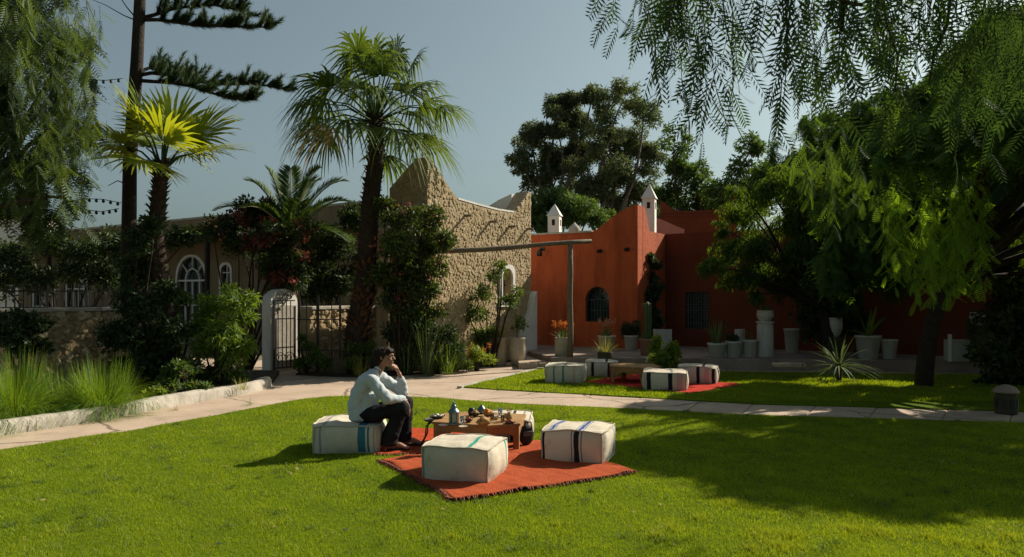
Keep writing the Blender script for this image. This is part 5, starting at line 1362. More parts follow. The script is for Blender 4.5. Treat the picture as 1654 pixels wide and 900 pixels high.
ln = thing('lantern', 'pointed green-grey metal lantern at the left end of the laden table', 'lantern', tp_(733, 686), R(20))
MB().lathe([(.055, 0), (.06, .008), (.052, .02), (.046, .024)], 12).build('base', M['tin'], ln, smooth=True)
for k in range(6):
    a = R(60 * k); MB().bar((.046 * math.cos(a), .046 * math.sin(a), .02), (.046 * math.cos(a), .046 * math.sin(a), .125), .008).build('frame_bar', M['tin'], ln)
MB().lathe([(.040, .022), (.040, .122)], 6).build('glass', mat('green_lantern_glass', (.05, .14, .12), (.03, .09, .09), rough=.1, spec=.7), ln)
MB().lathe([(.062, .122), (.060, .128), (.040, .155), (.034, .158), (.034, .172), (.022, .195), (.010, .208), (.014, .216), (.006, .226), (.0, .238)], 14).build('dome', M['tin'], ln, smooth=True)
MB().tube([(0, .014 * math.cos(t), .245 + .014 * math.sin(t)) for t in [6.283 * k / 12 for k in range(13)]], .0025, 5).build('ring', M['tin'], ln)
def bowl(name, label, p, r, h, m, food=None, fm=None, n=8, cat='bowl'):
    t = thing(name, label, cat, p)
    MB().lathe([(r * .45, 0), (r * .5, .004), (r * .85, h * .55), (r, h), (r * .96, h), (r * .8, h * .55), (.0, h * .25)], 20).build('bowl', m, t, smooth=True)
    if food:
        f = thing(food[0], food[1], food[2], Vector(p) + Vector((0, 0, h * .3))); rs = random.Random(int(r * 1e4))
        for k in range(n):
            a = k * 2.4; q = r * .62 * (k / n) ** .5; s = food[3] * rs.uniform(.8, 1.1)
            MB().ball((q * math.cos(a), q * math.sin(a), h * .35 + s * .6 + (.5 * s if k < n / 3 else 0)), (s, s * rs.uniform(.8, 1.1), s * food[4]), 9, 6).build(food[5], fm, f, smooth=True)
    return t
bowl('bowl', 'wide ochre glazed bowl in the middle front of the laden table', tp_(781, 687), .088, .045, M['ochre_bowl'], ('bread', 'round bread rolls heaped in the wide ochre bowl', 'bread', .032, .6, 'roll'), M['bread'], 7)
bowl('bowl', 'small red-brown bowl right of the lantern', tp_(757, 682), .045, .032, M['dark_bowl'], ('fruit', 'small red fruits in the bowl beside the lantern', 'fruit', .015, 1, 'fruit_piece'), M['berry'], 8)
bowl('bowl', 'low cream bowl near the middle of the laden table', tp_(802, 677), .042, .035, M['ceramic'])
bowl('plate', 'dark flat plate with dates at the right end of the table', tp_(824, 684), .06, .014, M['dark_bowl'], ('dates', 'dark dates piled on the flat dark plate', 'fruit', .016, .8, 'date'), M['berry'], 8, 'plate')
bowl('bowl', 'ochre bowl of oranges at the back of the laden table', tp_(788, 672), .062, .04, M['ochre_bowl'], ('oranges', 'oranges in the ochre bowl at the back of the table', 'fruit', .026, 1, 'orange_fruit'), M['orange'], 5)
bowl('bowl', 'brown bowl behind the ochre bowl, left side', tp_(768, 673), .05, .045, M['dark_bowl'], ('cakes', 'pale cakes in the brown bowl', 'cake', .02, .7, 'cake_piece'), M['bread'], 6)
bowl('bowl', 'small ochre bowl at the right back of the laden table', tp_(818, 674), .045, .03, M['ochre_bowl'], ('nuts', 'brown nuts in the small ochre bowl', 'nuts', .012, .8, 'nut'), M['bread'], 9)
bowl('plate', 'cream plate left of the lantern', tp_(716, 688), .05, .012, M['ceramic'], cat='plate')
bowl('plate', 'cream plate in front of the lantern on the table edge', tp_(748, 690), .045, .01, M['ceramic'], cat='plate')
def cup(label, p, h, r, m, name='glass', cat='glass'):
    t = thing(name, label, cat, p); MB().lathe([(r * .7, 0), (r * .72, .004), (r, h), (r * .92, h), (r * .64, .008), (0, .008)], 14).build('glass_body', m, t, smooth=True)
    return t
cup('tall clear glass right of the lantern', tp_(747, 686), .085, .024, M['clear'])
cup('amber tea glass between the two middle bowls', tp_(795, 679), .07, .024, M['tea'])
cup('clear glass at the back right of the table', tp_(808, 671), .08, .026, M['clear'])
cup('amber tea glass near the flat plate of dates', tp_(812, 682), .07, .023, M['tea'])
jr = thing('jar', 'squat black jar behind the middle bowls', 'jar', tp_(762, 671)); MB().lathe([(.03, 0), (.04, .02), (.042, .05), (.03, .07), (.026, .08), (.0, .082)], 14).build('jar_body', M['iron'], jr, smooth=True)
vs_ = thing('vase', 'small amber vase holding dried sprigs at the right end of the table', 'vase', tp_(822, 679)); MB().lathe([(.02, 0), (.035, .02), (.036, .045), (.016, .07), (.020, .08), (.013, .08), (.0, .03)], 14).build('vase_body', M['ochre_bowl'], vs_, smooth=True)
sg = thing('dried_sprigs', 'dry brown sprigs standing in the small amber vase', 'flowers', tp_(822, 679) + Vector((0, 0, .07)))
st_ = MB()
for k in range(7): st_.tube([(0, 0, -.03), (random.uniform(-.05, .05), random.uniform(-.04, .04), random.uniform(.04, .075))], [.0018, .0012], 4)
st_.build('stems', M['trunk'], sg); leaf_ball('seed_heads', [(0, 0, .05, .04)], 90, .016, M['dry'], sg)
tpot = thing('teapot', 'small round silver teapot at the back of the laden table', 'teapot', tp_(778, 668))
MB().lathe([(.03, 0), (.045, .015), (.05, .04), (.036, .065), (.03, .07), (.026, .078), (.008, .092), (.008, .10), (.0, .106)], 16).build('body', M['tin'], tpot, smooth=True)
MB().tube([(.04, 0, .03), (.065, 0, .045), (.08, 0, .075)], [.011, .007, .005], 8).build('spout', M['tin'], tpot, smooth=True)
MB().tube([(-.04, 0, .055), (-.07, 0, .06), (-.072, 0, .03), (-.044, 0, .02)], .004, 6).build('handle', M['tin'], tpot, smooth=True)
# iron tray stand left of the table with a dark dish
ts_ = thing('tray_stand', 'low black iron stand with curved legs left of the laden table', 'stand', tuple(G(697, 722, .05)), R(0))
ts_.location = (P(703, 0, 7.78).x, 7.78, .05)
MB().lathe([(.0, .245), (.115, .245), (.12, .262), (.112, .262), (.108, .252), (.0, .252)], 20).build('tray', M['iron'], ts_, smooth=True)
for k in range(4):
    a = R(45 + 90 * k); c_, s_ = math.cos(a), math.sin(a)
    MB().tube([(.03 * c_, .03 * s_, .245), (.12 * c_, .12 * s_, .20), (.13 * c_, .13 * s_, .10), (.20 * c_, .20 * s_, .0)], .008, 6).build('leg', M['iron'], ts_, smooth=True)
dd = bowl('bowl', 'dark flat bowl of pale sugar on the iron stand', (ts_.location.x + .02, 7.78, .312), .085, .035, M['dark_bowl'], ('sugar', 'pale sugar lumps in the dark bowl on the iron stand', 'sugar', .02, .6, 'sugar_lump'), M['ceramic'], 9)
# lead / strap trailing on the rug near the feet
cb = thing('cord', 'thin dark cord trailing over the rug from the person\'s foot to the iron stand', 'cord', (-1.08, 7.55, 0))
MB().tube([(0, 0, .07), (.06, -.1, .075), (.13, -.16, .07), (.2, -.10, .07), (.27, .05, .10), (.33, .17, .22), (.37, .22, .27)], .003, 6).build('cord_body', M['iron'], cb, smooth=True)
# dark bag leaning behind the table
bg_ = thing('bag', 'black soft bag with strap between the wooden table and the hidden pouf', 'bag', (P(850, 0, 7.72).x, 7.72, .055), R(25))
MB().ball((0, 0, .10), (.085, .05, .11), 14, 9).build('bag_body', mat('black_cloth', (.02, .02, .024), (.035, .035, .04), scale=12), bg_, smooth=True)
MB().tube([(-.05, -.03, .16), (-.03, -.05, .24), (.03, -.05, .24), (.05, -.03, .16)], .008, 6).build('strap', M['iron'], bg_, smooth=True)
MB().box((.0, -.05, .12), (.11, .012, .05), 0).build('flap', mat('grey_cloth', (.12, .12, .13), (.08, .08, .09)), bg_, bevel=.004)

# ================================================================== seated person
def sweep_balls(bm, pts, n=10):
    """overlapping ellipsoids along a chain [(x,y,z,r or (rx,ry,rz)), ...] -> later fused into one skin"""
    for a, b in zip(pts, pts[1:]):
        pa, pb2 = Vector(a[:3]), Vector(b[:3]); ra = Vector(a[3]) if isinstance(a[3], tuple) else Vector((a[3],) * 3); rb = Vector(b[3]) if isinstance(b[3], tuple) else Vector((b[3],) * 3)
        k = max(2, int((pb2 - pa).length / (min(min(ra), min(rb)) * .28)) + 1)
        for i in range(k + 1):
            s = i / k; r = ra.lerp(rb, s); p = pa.lerp(pb2, s)
            bm.ball(p, (r.x, r.y, r.z), n, 7)
def fuse(mb, name, m, parent, voxel=.007, smooth_it=4, fold=0, fscale=14):
    me = mb.mesh(name); o = bpy.data.objects.new('tmp', me); COL.objects.link(o)
    r = o.modifiers.new('r', 'REMESH'); r.mode = 'VOXEL'; r.voxel_size = voxel
    s = o.modifiers.new('s', 'SMOOTH'); s.iterations = smooth_it; s.factor = .5
    dg = bpy.context.evaluated_depsgraph_get(); dg.update()
    me2 = bpy.data.meshes.new_from_object(o.evaluated_get(dg)); bpy.data.objects.remove(o)
    if fold:
        n = len(me2.vertices); co = np.empty(n * 3); no = np.empty(n * 3); me2.vertices.foreach_get('co', co); me2.vertices.foreach_get('normal', no)
        co = co.reshape(-1, 3); no = no.reshape(-1, 3)
        d = np.array([mnoise.noise(Vector((p[0] * fscale * .7, p[1] * fscale * .5, p[2] * fscale))) + .6 * mnoise.noise(Vector((p[0] * fscale * 2 + p[2] * 9, p[1] * 8, p[2] * fscale * 1.6))) for p in co])
        co = co + no * (d * fold)[:, None]; me2.vertices.foreach_set('co', co.ravel()); me2.update()
    return link(name, me2, m, parent, smooth=True)
PX, PY = -1.50, 7.62
pe = thing('person', 'seated person in pale blue shirt and black trousers, chin on hand, on a pouf', 'person', (PX, PY, 0))
def J(x, y, z, r): return (x - PX, y, z, r)
body = MB()
# torso, neck, head
sweep_balls(body, [J(-1.50, 0, .43, (.08, .10, .06)), J(-1.56, 0, .54, (.07, .10, .07)), J(-1.50, 0, .70, (.07, .11, .08)), J(-1.43, 0, .775, (.045, .10, .035))])
sweep_balls(body, [J(-1.40, 0, .80, .055), J(-1.345, 0, .885, .048)])
sweep_balls(body, [J(-1.335, 0, .975, (.082, .072, .092)), J(-1.305, 0, .985, (.080, .070, .085)), J(-1.285, 0, .955, (.060, .058, .075))])
sweep_balls(body, [J(-1.30, 0, .915, (.048, .046, .034)), J(-1.248, 0, .893, (.026, .026, .020))])     # jaw, chin
sweep_balls(body, [J(-1.228, 0, .982, .010), J(-1.205, 0, .952, .012)])                               # nose
sweep_balls(body, [J(-1.225, 0, 1.000, (.014, .040, .008)), J(-1.222, 0, 1.000, (.012, .038, .008))])  # brow
sweep_balls(body, [J(-1.225, -.012, .922, .0085), J(-1.225, .012, .922, .0085)]); sweep_balls(body, [J(-1.229, -.010, .912, .008), J(-1.229, .010, .912, .008)])   # lips
for s in (-1, 1):
    sweep_balls(body, [J(-1.335, .074 * s, .985, (.016, .008, .022)), J(-1.328, .072 * s, .955, (.009, .007, .010))])   # ears
    sweep_balls(body, [J(-1.245, .040 * s, .950, (.022, .02, .02)), J(-1.25, .042 * s, .948, (.022, .02, .02))])   # cheeks
def arm(sh, el, wr):
    sweep_balls(body, [J(*sh, .040), J(*el, .032)]); sweep_balls(body, [J(*el, .032), J(*[el[i] + (wr[i] - el[i]) * .35 for i in range(3)], .031), J(*wr, .023)])
near_w = (-1.085, -.06, .535); arm((-1.42, -.16, .755), (-1.24, -.21, .575), near_w)
far_w = (-1.165, .055, .795); arm((-1.40, .16, .76), (-1.115, .13, .585), far_w)
def hand(w, d, palm_n, side, curl, spread=.5, L=.075):
    """palm and five separate fingers; d towards knuckles, curl bends about the palm side"""
    w = Vector(w); d = Vector(d).normalized(); nrm = Vector(palm_n); nrm = (nrm - d * nrm.dot(d)).normalized(); sd = d.cross(nrm) * side
    kn = w + d * .078
    for q in (-1, -.33, .33, 1):
        a = w + sd * q * .018; b = kn + sd * q * .030
        sweep_balls(body, [J(*a, .014), J(*b, .0125)], 8)
    for q, l in ((-1, .85), (-.33, 1.0), (.33, .95), (1, .75)):
        p = kn + sd * q * .032; dd_ = (d + sd * q * .10 * spread).normalized(); ang = 0; r = .0098
        for seg, (sl, rr) in enumerate(((.042, .0092), (.027, .0085), (.021, .0075))):
            ang += curl * (1 + .15 * q); v = dd_ * math.cos(ang) + nrm * math.sin(ang); e = p + v * sl * l
            sweep_balls(body, [J(*p, r), J(*e, rr)], 8); p = e; r = rr
    p = w + d * .022 - sd * .024 + nrm * .004; v = (d * .75 - sd * .7 + nrm * .35).normalized(); e = p + v * .042; e2 = e + (d * .85 - sd * .25 + nrm * .5).normalized() * .032
    sweep_balls(body, [J(*p, .013), J(*e, .0105)], 8); sweep_balls(body, [J(*e, .0105), J(*e2, .0085)], 8)
hand(near_w, (.45, .05, -.90), (-.9, 0, -.35), 1, .28)
hand(far_w, (-.25, -.45, .86), (-.75, -.1, -.55), 1, .62)
def leg_(hp, kn, an, toe):
    sweep_balls(body, [J(*hp, .062), J(*kn, .050)]); sweep_balls(body, [J(*kn, .050), J(*[kn[i] + (an[i] - kn[i]) * .3 for i in range(3)], .050), J(*an, .034)])
    a = Vector(an); t_ = Vector(toe)
    sweep_balls(body, [J(a.x - .03, a.y, a.z - .055, (.032, .03, .03)), J(*a.lerp(t_, .55), (.04, .036, .026)), J(*t_, (.032, .038, .016))])
K1 = (-1.10, -.10, .475); A1 = (-1.235, -.12, .135); T1_ = (-1.06, -.13, .068)
K2 = (-1.09, .12, .49); A2_ = (-1.13, .13, .135); T2_ = (-.96, .12, .068)
leg_((-1.45, -.09, .39), K1, A1, T1_); leg_((-1.45, .09, .39), K2, A2_, T2_)
M['skin'] = mat('skin', (.36, .19, .12), (.31, .155, .095), rough=.55, spec=.35, scale=6)
bo_ = fuse(body, 'body', M['skin'], pe, .0055, 3)
# face details
MB().ball((-1.2335 - PX, -.030, .972), (.008, .013, .007), 10, 7).ball((-1.2335 - PX, .030, .972), (.008, .013, .007), 10, 7).build('eyes', mat('eye', (.55, .5, .45), (.5, .45, .4), rough=.2), pe, smooth=True)
MB().ball((-1.227 - PX, -.031, .972), (.004, .006, .006), 8, 6).ball((-1.227 - PX, .031, .972), (.004, .006, .006), 8, 6).build('pupils', M['iron'], pe, smooth=True)
eb = MB()
for s in (-1, 1): eb.tube([(-1.221 - PX, .014 * s, .993), (-1.219 - PX, .032 * s, .998), (-1.232 - PX, .052 * s, .993)], [.004, .005, .003], 5)
eb.build('eyebrows', M['dark_wood'], pe)
# hair: cap, loose sides, low bun
hair = MB()
sweep_balls(hair, [J(-1.350, 0, .995, (.088, .082, .086)), J(-1.318, 0, 1.010, (.088, .076, .070))], 14)
sweep_balls(hair, [J(-1.295, 0, 1.035, (.065, .064, .045)), J(-1.262, 0, 1.036, (.050, .060, .030))], 12)
sweep_balls(hair, [J(-1.375, 0, .955, (.066, .070, .07)), J(-1.385, 0, .90, (.052, .055, .055))], 12)
sweep_balls(hair, [J(-1.415, 0, .925, .050), J(-1.425, 0, .895, .050)], 12)
for s in (-1, 1): sweep_balls(hair, [J(-1.325, .068 * s, 1.00, (.038, .014, .04)), J(-1.355, .066 * s, .945, (.030, .015, .035)), J(-1.385, .050 * s, .895, (.026, .016, .03))], 8)
M['hair'] = mat('dark_hair', (.012, .007, .005), (.028, .013, .008), rough=.6, spec=.15, scale=60, bump=.4, bscale=120)
fuse(hair, 'hair', M['hair'], pe, .006, 2, fold=.006, fscale=34)
# shirt
sh = MB()
sweep_balls(sh, [J(-1.555, 0, .36, (.125, .165, .06)), J(-1.58, 0, .46, (.112, .150, .10)), J(-1.56, 0, .58, (.105, .150, .11)), J(-1.495, 0, .70, (.108, .160, .105)), J(-1.43, 0, .785, (.075, .145, .055))], 16)
sweep_balls(sh, [J(-1.41, 0, .82, (.068, .072, .035)), J(-1.385, 0, .850, (.060, .064, .020))], 12)
sweep_balls(sh, [J(-1.48, 0, .44, (.12, .15, .07)), J(-1.45, 0, .56, (.09, .14, .07))], 12)
sweep_balls(sh, [J(-1.42, -.15, .755, .068), J(-1.245, -.21, .575, .057)], 12)
sweep_balls(sh, [J(-1.245, -.21, .575, .057), J(-1.16, -.14, .560, .048), J(-1.115, -.09, .548, .041)], 12)
sweep_balls(sh, [J(-1.40, .15, .76, .068), J(-1.13, .135, .590, .057)], 12)
sweep_balls(sh, [J(-1.13, .135, .590, .057), J(-1.145, .095, .69, .048), J(-1.155, .075, .735, .042)], 12)
sh_o = fuse(sh, 'shirt', mat('pale_blue_cotton', (.58, .64, .66), (.50, .57, .60), rough=.85, scale=5, bump=.25, bscale=90, spec=.1), pe, .008, 3, fold=.011, fscale=15)
cf = MB()
for c, a in (((-1.105, -.085, .545), (-1.125, -.10, .55)), ((-1.156, .072, .75), (-1.152, .08, .725))):
    cf.tube([J(*c, 0)[:3], J(*a, 0)[:3]], [.041, .045], 14)
cf.build('cuffs', bpy.data.materials['pale_blue_cotton'], pe, smooth=False, bevel=.006)
co_ = MB()
for s in (-1, 1): co_.add([J(-1.345, .02 * s, .815, 0)[:3], J(-1.335, .062 * s, .84, 0)[:3], J(-1.40, .075 * s, .872, 0)[:3], J(-1.375, .058 * s, .885, 0)[:3]], [(0, 1, 2, 3)])
cl_ = co_.build('collar', bpy.data.materials['pale_blue_cotton'], pe); so = cl_.modifiers.new('s', 'SOLIDIFY'); so.thickness = .006
# trousers: wide black legs
tr = MB()
sweep_balls(tr, [J(-1.52, 0, .385, (.13, .165, .08)), J(-1.44, 0, .40, (.12, .16, .085))], 14)
for (hy, kn, an) in ((-.09, K1, A1), (.09, K2, A2_)):
    sweep_balls(tr, [J(-1.44, hy, .395, (.10, .10, .085)), J(kn[0] - .01, kn[1], kn[2] - .005, (.078, .085, .078))], 14)
    sweep_balls(tr, [J(kn[0] - .01, kn[1], kn[2] - .005, (.078, .085, .078)), J((kn[0] + an[0]) / 2 - .01, (kn[1] + an[1]) / 2, .31, (.080, .085, .08)), J(an[0] - .005, an[1], .16, (.088, .085, .05)), J(an[0] - .01, an[1], .105, (.095, .086, .02))], 14)
fuse(tr, 'trousers', mat('black_cloth_soft', (.014, .014, .017), (.026, .026, .03), rough=.9, spec=.1, scale=6), pe, .009, 3, fold=.010, fscale=13)
sd_ = MB()
for a, t_ in ((A1, T1_), (A2_, T2_)):
    c = (Vector(a) + Vector(t_)) / 2
    sd_.prism([(c.x - PX + .12 * math.cos(q) , c.y + .042 * math.sin(q)) for q in [6.283 * k / 18 for k in range(18)]], .046, .058)
    sd_.tube([(t_[0] - PX - .04, t_[1] - .04, .062), (t_[0] - PX - .035, t_[1], .098), (t_[0] - PX - .04, t_[1] + .04, .062)], .007, 6)
sd_.build('sandals', M['dark_wood'], pe)
# ================================================================== pots and potted plants
M['pot_cream'] = mat('cream_pot', (.56, .49, .37), (.46, .40, .30), scale=4, bump=.3, bscale=30, stain=(.30, .25, .17), sscale=6, sthr=(.55, .75), streak=True)
M['pot_white'] = mat('white_pot', (.62, .60, .55), (.5, .48, .43), scale=4, bump=.3, bscale=30, stain=(.3, .28, .24), sscale=6, sthr=(.55, .75), streak=True)
M['pot_terra'] = mat('clay_pot', (.42, .22, .14), (.33, .17, .11), scale=5, bump=.3)
M['pot_dark'] = mat('dark_pot', (.09, .075, .05), (.05, .05, .03), scale=6, bump=.4)  # plain dark brown, also on the pedestals and lantern drum
def pot(label, px, Y, z0, w, h, m, taper=.72, shape='cone', group='planted pots along the terrace', soil=True):
    x = P(px, 0, Y).x; r = w / 2; t = thing('plant_pot', label, 'pot', (x, Y, z0), 0, group)
    if shape == 'cone': pr = [(r * taper, 0), (r * (taper + .05), .01), (r * .97, h - .05), (r * 1.04, h - .045), (r * 1.06, h - .005), (r * 1.0, h), (r * .88, h), (r * .86, h - .04)]
    elif shape == 'cyl': pr = [(r * .95, 0), (r, .02), (r, h - .02), (r * .98, h), (r * .86, h), (r * .85, h - .04)]
    else: pr = [(r * .6, 0), (r * .66, .02), (r * .95, h * .35), (r * 1.02, h * .62), (r * .92, h * .88), (r * .96, h * .93), (r * 1.0, h), (r * .84, h), (r * .8, h - .04)]
    MB().lathe(pr, 22).build('pot_body', m, t, smooth=True)
    MB().lathe([(.0, h - .045), (r * .86, h - .045)], 16).build('soil', M['soil'], t)
    return Vector((x, Y, z0 + h - .04)), t
def hpx(py, Y, z0): return P(0, py, Y).z - z0
GP = 'planted pots along the terrace'
p, _ = pot('cream cylinder pot with orange-flowering aloe beside the pole frame post', 909, 16.75, TZ, .36, hpx(545, 16.75, TZ), M['pot_cream'], shape='cyl')
blades('aloe', 'orange-flowering aloe in the cream cylinder pot', p, 26, .34, .016, M['strap'], el=(35, 85), grav=.3, spread=.08, cat='aloe')
spikes('orange flower spikes rising from the aloe beside the post', p, 9, .40, 'flower_orange', spread=.12, lean=.4)
p, _ = pot('cream pot with pink-flowering aloe behind the small dark pot', 980, 16.9, TZ, .40, hpx(542, 16.9, TZ), M['pot_cream'])
blades('aloe', 'aloe with pink flower spikes in the cream pot left of the cactus', p, 26, .34, .014, M['strap'], el=(35, 85), grav=.3, spread=.08, cat='aloe')
spikes('pink flower spikes of the aloe left of the cactus', p, 7, .42, 'flower_pink', spread=.14, lean=.5)
p, _ = pot('small dark pot at the terrace edge with pale spiky grass', 978, 16.02, .04, .34, .36, M['pot_dark'], shape='cyl')
blades('potted_grass', 'pale yellow spiky grass in the small dark pot', p, 70, .46, .007, M['grassy_yellow'], el=(30, 88), grav=.4, spread=.10, cat='grass')
p, _ = pot('grey pot with a dark round bush against the red wall', 1019, 18.3, TZ, .36, .38, M['pot_white'])
leaf_ball('foliage', split_clumps([(0, 0, .20, .22), (.12, 0, .12, .16), (-.12, 0, .14, .16)], 8), 1500, .06, M['bush_dark'], thing('potted_bush', 'dark round bush growing in the grey pot by the red wall', 'plant', p))
p, _ = pot('clay pot holding the tall column cactus', 1045, 16.9, TZ, .34, hpx(547, 16.9, TZ), M['pot_terra'], taper=.8)
def cactus(label, p, h, r, n=9):
    t = thing('cactus', label, 'cactus', p); vs_, fs_ = [], []; K = 2 * n; rows = 14
    for j in range(rows + 1):
        s = j / rows; z = h * s; rr = r * (1 if s < .9 else math.sqrt(max(0.02, 1 - ((s - .9) / .1) ** 2))) * (1 + .05 * math.sin(s * 17))
        for k in range(K):
            a = 2 * math.pi * k / K; q = rr * (1 if k % 2 == 0 else .74); vs_.append((q * math.cos(a) + .03 * math.sin(s * 3), q * math.sin(a), z))
    for j in range(rows):
        for k in range(K): a = j * K + k; b = j * K + (k + 1) % K; fs_.append((a, b, b + K, a + K))
    fs_.append(tuple(rows * K + k for k in range(K)))
    MB().add(vs_, fs_).build('stem', mat('cactus_skin', (.06, .10, .04), (.10, .14, .06), rough=.6), t, smooth=False)
    sp2 = MB()
    for k in range(0, K, 2):
        a = 2 * math.pi * k / K
        for j in range(24):
            z = h * (j + .5) / 25; c = Vector((r * math.cos(a), r * math.sin(a), z)); e = c + Vector((math.cos(a + random.uniform(-.5, .5)), math.sin(a), random.uniform(-.3, .5))) * .03
            sp2.add([c + Vector((0, 0, .003)), c - Vector((0, 0, .003)), e], [(0, 1, 2)])
    so = sp2.build('spines', M['dry'], t); tag(so, kind='stuff')
cactus('tall green column cactus in the clay pot', p, hpx(487, 16.9, p.z), .085)
blades('aloe', 'small aloe crowded at the foot of the column cactus', p + Vector((-.06, -.05, 0)), 22, .26, .014, M['strap'], el=(35, 85), spread=.06, cat='aloe')
pl = thing('planter_box', 'plain white rectangular planter on the terrace behind the lime shrub', 'planter', (P(1070, 0, 17.6).x, 17.6, TZ), R(-8)); zt = hpx(532, 17.6, TZ)
MB().box((0, 0, zt / 2), (.42, .30, zt)).build('box_body', M['pot_white'], pl, bevel=.01); MB().box((0, 0, zt + .002), (.35, .23, .01)).build('soil', M['soil'], pl)
for i, (px, y0, y1, w, lab, Y) in enumerate(((1158, 554, 580, .40, 'wide white pot with upright green plant, first of the shaded row', 16.3), (1185, 551, 580, .36, 'white tapering pot with dark plant, second of the shaded row', 16.3), (1211, 549, 579, .32, 'narrow white pot next to the tall white pedestal', 16.3))):
    p, _ = pot(lab, px, Y, TZ, w, hpx(y0, Y, TZ), M['pot_white'])
    if i == 0: blades('potted_plant', 'upright spiky green plant in the first shaded white pot', p, 34, .62, .02, M['strap'], el=(62, 88), grav=.3, spread=.10, cat='plant')
    elif i == 1: leaf_ball('foliage', split_clumps([(0, 0, .06, .14)], 8), 420, .06, M['bush_dark'], thing('potted_plant', 'low dark plant in the second shaded white pot', 'plant', p))
    else: blades('potted_plant', 'thin grassy plant in the narrow white pot', p, 40, .34, .008, M['bush'], el=(35, 85), grav=.4, spread=.06, cat='plant')
p, _ = pot('small white pot set back between the shaded pots', 1195, 17.3, TZ, .24, hpx(532, 17.3, TZ), M['pot_white'], shape='cyl')
pd = thing('pedestal', 'tall white masonry pedestal carrying a small pot', 'pedestal', (P(1236, 0, 16.35).x, 16.35, TZ)); zt = hpx(519, 16.35, TZ)
MB().lathe([(.17, 0), (.18, .03), (.175, zt - .1), (.16, zt - .06), (.19, zt - .03), (.19, zt)], 20).build('shaft', M['pot_white'], pd, smooth=True)
p, _ = pot('squat white pot on top of the tall white pedestal', 1236, 16.35, TZ + zt, .36, .24, M['pot_white'], shape='urn')
blades('potted_plant', 'pale green rosette plant in the pot on the pedestal', p, 30, .27, .016, M['strap'], el=(40, 88), grav=.3, spread=.06, cat='plant')
p, _ = pot('white pot alone against the dark wall right of the pedestal', 1279, 17.6, TZ, .36, hpx(531, 17.6, TZ), M['pot_white'])
p, _ = pot('large white fluted urn directly behind the yucca', 1346, 16.4, TZ + .45, .40, .42, M['pot_white'], shape='urn')
pd = thing('pedestal', 'short dark block pedestal behind the yucca', 'pedestal', (P(1346, 0, 16.4).x, 16.4, TZ)); MB().box((0, 0, .225), (.36, .36, .45)).build('block', M['pot_dark'], pd, bevel=.01)
p, _ = pot('broad white pot holding the small palm-like plant', 1402, 16.0, TZ, .52, .50, M['pot_white'])
blades('potted_palm', 'plant with broad upright leaves in the broad white pot', p + Vector((0, 0, .0)), 9, .85, .055, M['bush_lime'], el=(30, 78), grav=.35, parts=True, spread=.03, cat='plant')
p, _ = pot('white pot just right of the broad one, in deep shade', 1436, 15.9, TZ, .34, .42, M['pot_white'])
p, _ = pot('pale urn standing on a dark block at the far right', 1582, 15.2, TZ + .75, .36, .26, M['pot_white'], shape='urn')
pd = thing('pedestal', 'tall dark block pedestal under the far right urn', 'pedestal', (P(1582, 0, 15.2).x, 15.2, TZ)); MB().box((0, 0, .375), (.34, .34, .75)).build('block', M['pot_dark'], pd, bevel=.01)
bx = thing('planter_box', 'grey-white long planter with corner post in the deep shade', 'planter', (P(1548, 0, 15.4).x, 15.4, TZ), R(-6)); MB().box((.05, 0, .22), (.55, .3, .44)).build('box_body', M['pot_white'], bx, bevel=.01); MB().box((-.24, -.16, .28), (.06, .06, .56)).build('corner_post', M['white'], bx, bevel=.005)
# cream pots by the tower
def gp(label, px, Y, w, y0, z0, **k): return pot(label, px, Y, z0, w, hpx(y0, Y, z0), M['pot_cream'], group='cream pots at the foot of the gable', **k)
p, _ = gp('tall cream pot at the foot of the stone gable, left one of two', 806, 16.9, .38, 545, .02, taper=.8)
blades('potted_plant', 'yellowish bushy grass spilling from the left cream pot', p, 90, .48, .010, M['grassy_yellow'], el=(45, 88), grav=.35, spread=.10, cat='plant')
p, _ = gp('squat cream pot in front of the white buttress, right one of two', 836, 16.9, .40, 545, .02, shape='urn')
tt_ = thing('potted_tree', 'spindly plant with few leaves in the right cream pot', 'plant', p)
MB().tube([(0, 0, -.05), (-.02, 0, .2), (.03, 0, .42)], [.012, .009, .005], 6).tube([(-.01, 0, .15), (.10, 0, .3)], [.007, .004], 5).build('stem', M['trunk'], tt_)
leaf_ball('foliage', [(.10, 0, .32, .12), (.03, 0, .44, .10), (-.08, 0, .26, .07)], 160, .08, M['bush'], tt_)
# box in the border bed
bb_ = thing('garden_box', 'plain olive box standing in the bed left of the palm trunk', 'box', tuple(G(551, 603, .05)), R(4))
MB().box((0, 0, .14), (.27, .24, .28)).build('box_body', mat('olive_box', (.12, .10, .06), (.08, .07, .045), scale=5), bb_, bevel=.008); MB().box((0, 0, .29), (.29, .26, .025)).build('lid', bpy.data.materials['olive_box'], bb_, bevel=.005)
# stone lantern on the far lawn at the right
sl = thing('stone_lantern', 'squat round stone lantern with domed cap in the shade at the right', 'lantern', G(1625, 668, .03))
MB().lathe([(.13, 0), (.135, .02), (.125, .26), (.13, .28)], 18).build('drum', M['pot_dark'], sl, smooth=True)
MB().lathe([(.155, .28), (.15, .31), (.11, .355), (.05, .38), (.0, .39)], 18).build('cap', M['terrace'], sl, smooth=True)
for k in range(8): a = R(45 * k); MB().box((.122 * math.cos(a), .122 * math.sin(a), .14), (.03, .05, .12), a).build('vent_slot', M['iron'], sl)
# flat stone by the terrace edge
fs_ = thing('flat_stone', 'pale flat stone slab lying on the terrace edge right of the pedestal', 'stone', tuple(G(1272, 592, .25))); fs_.location.z = TZ
MB().prism([(-.3, -.15), (.28, -.2), (.36, .1), (.05, .22), (-.26, .12)], .0, .06).build('stone', M['paving'], fs_, bevel=.01)

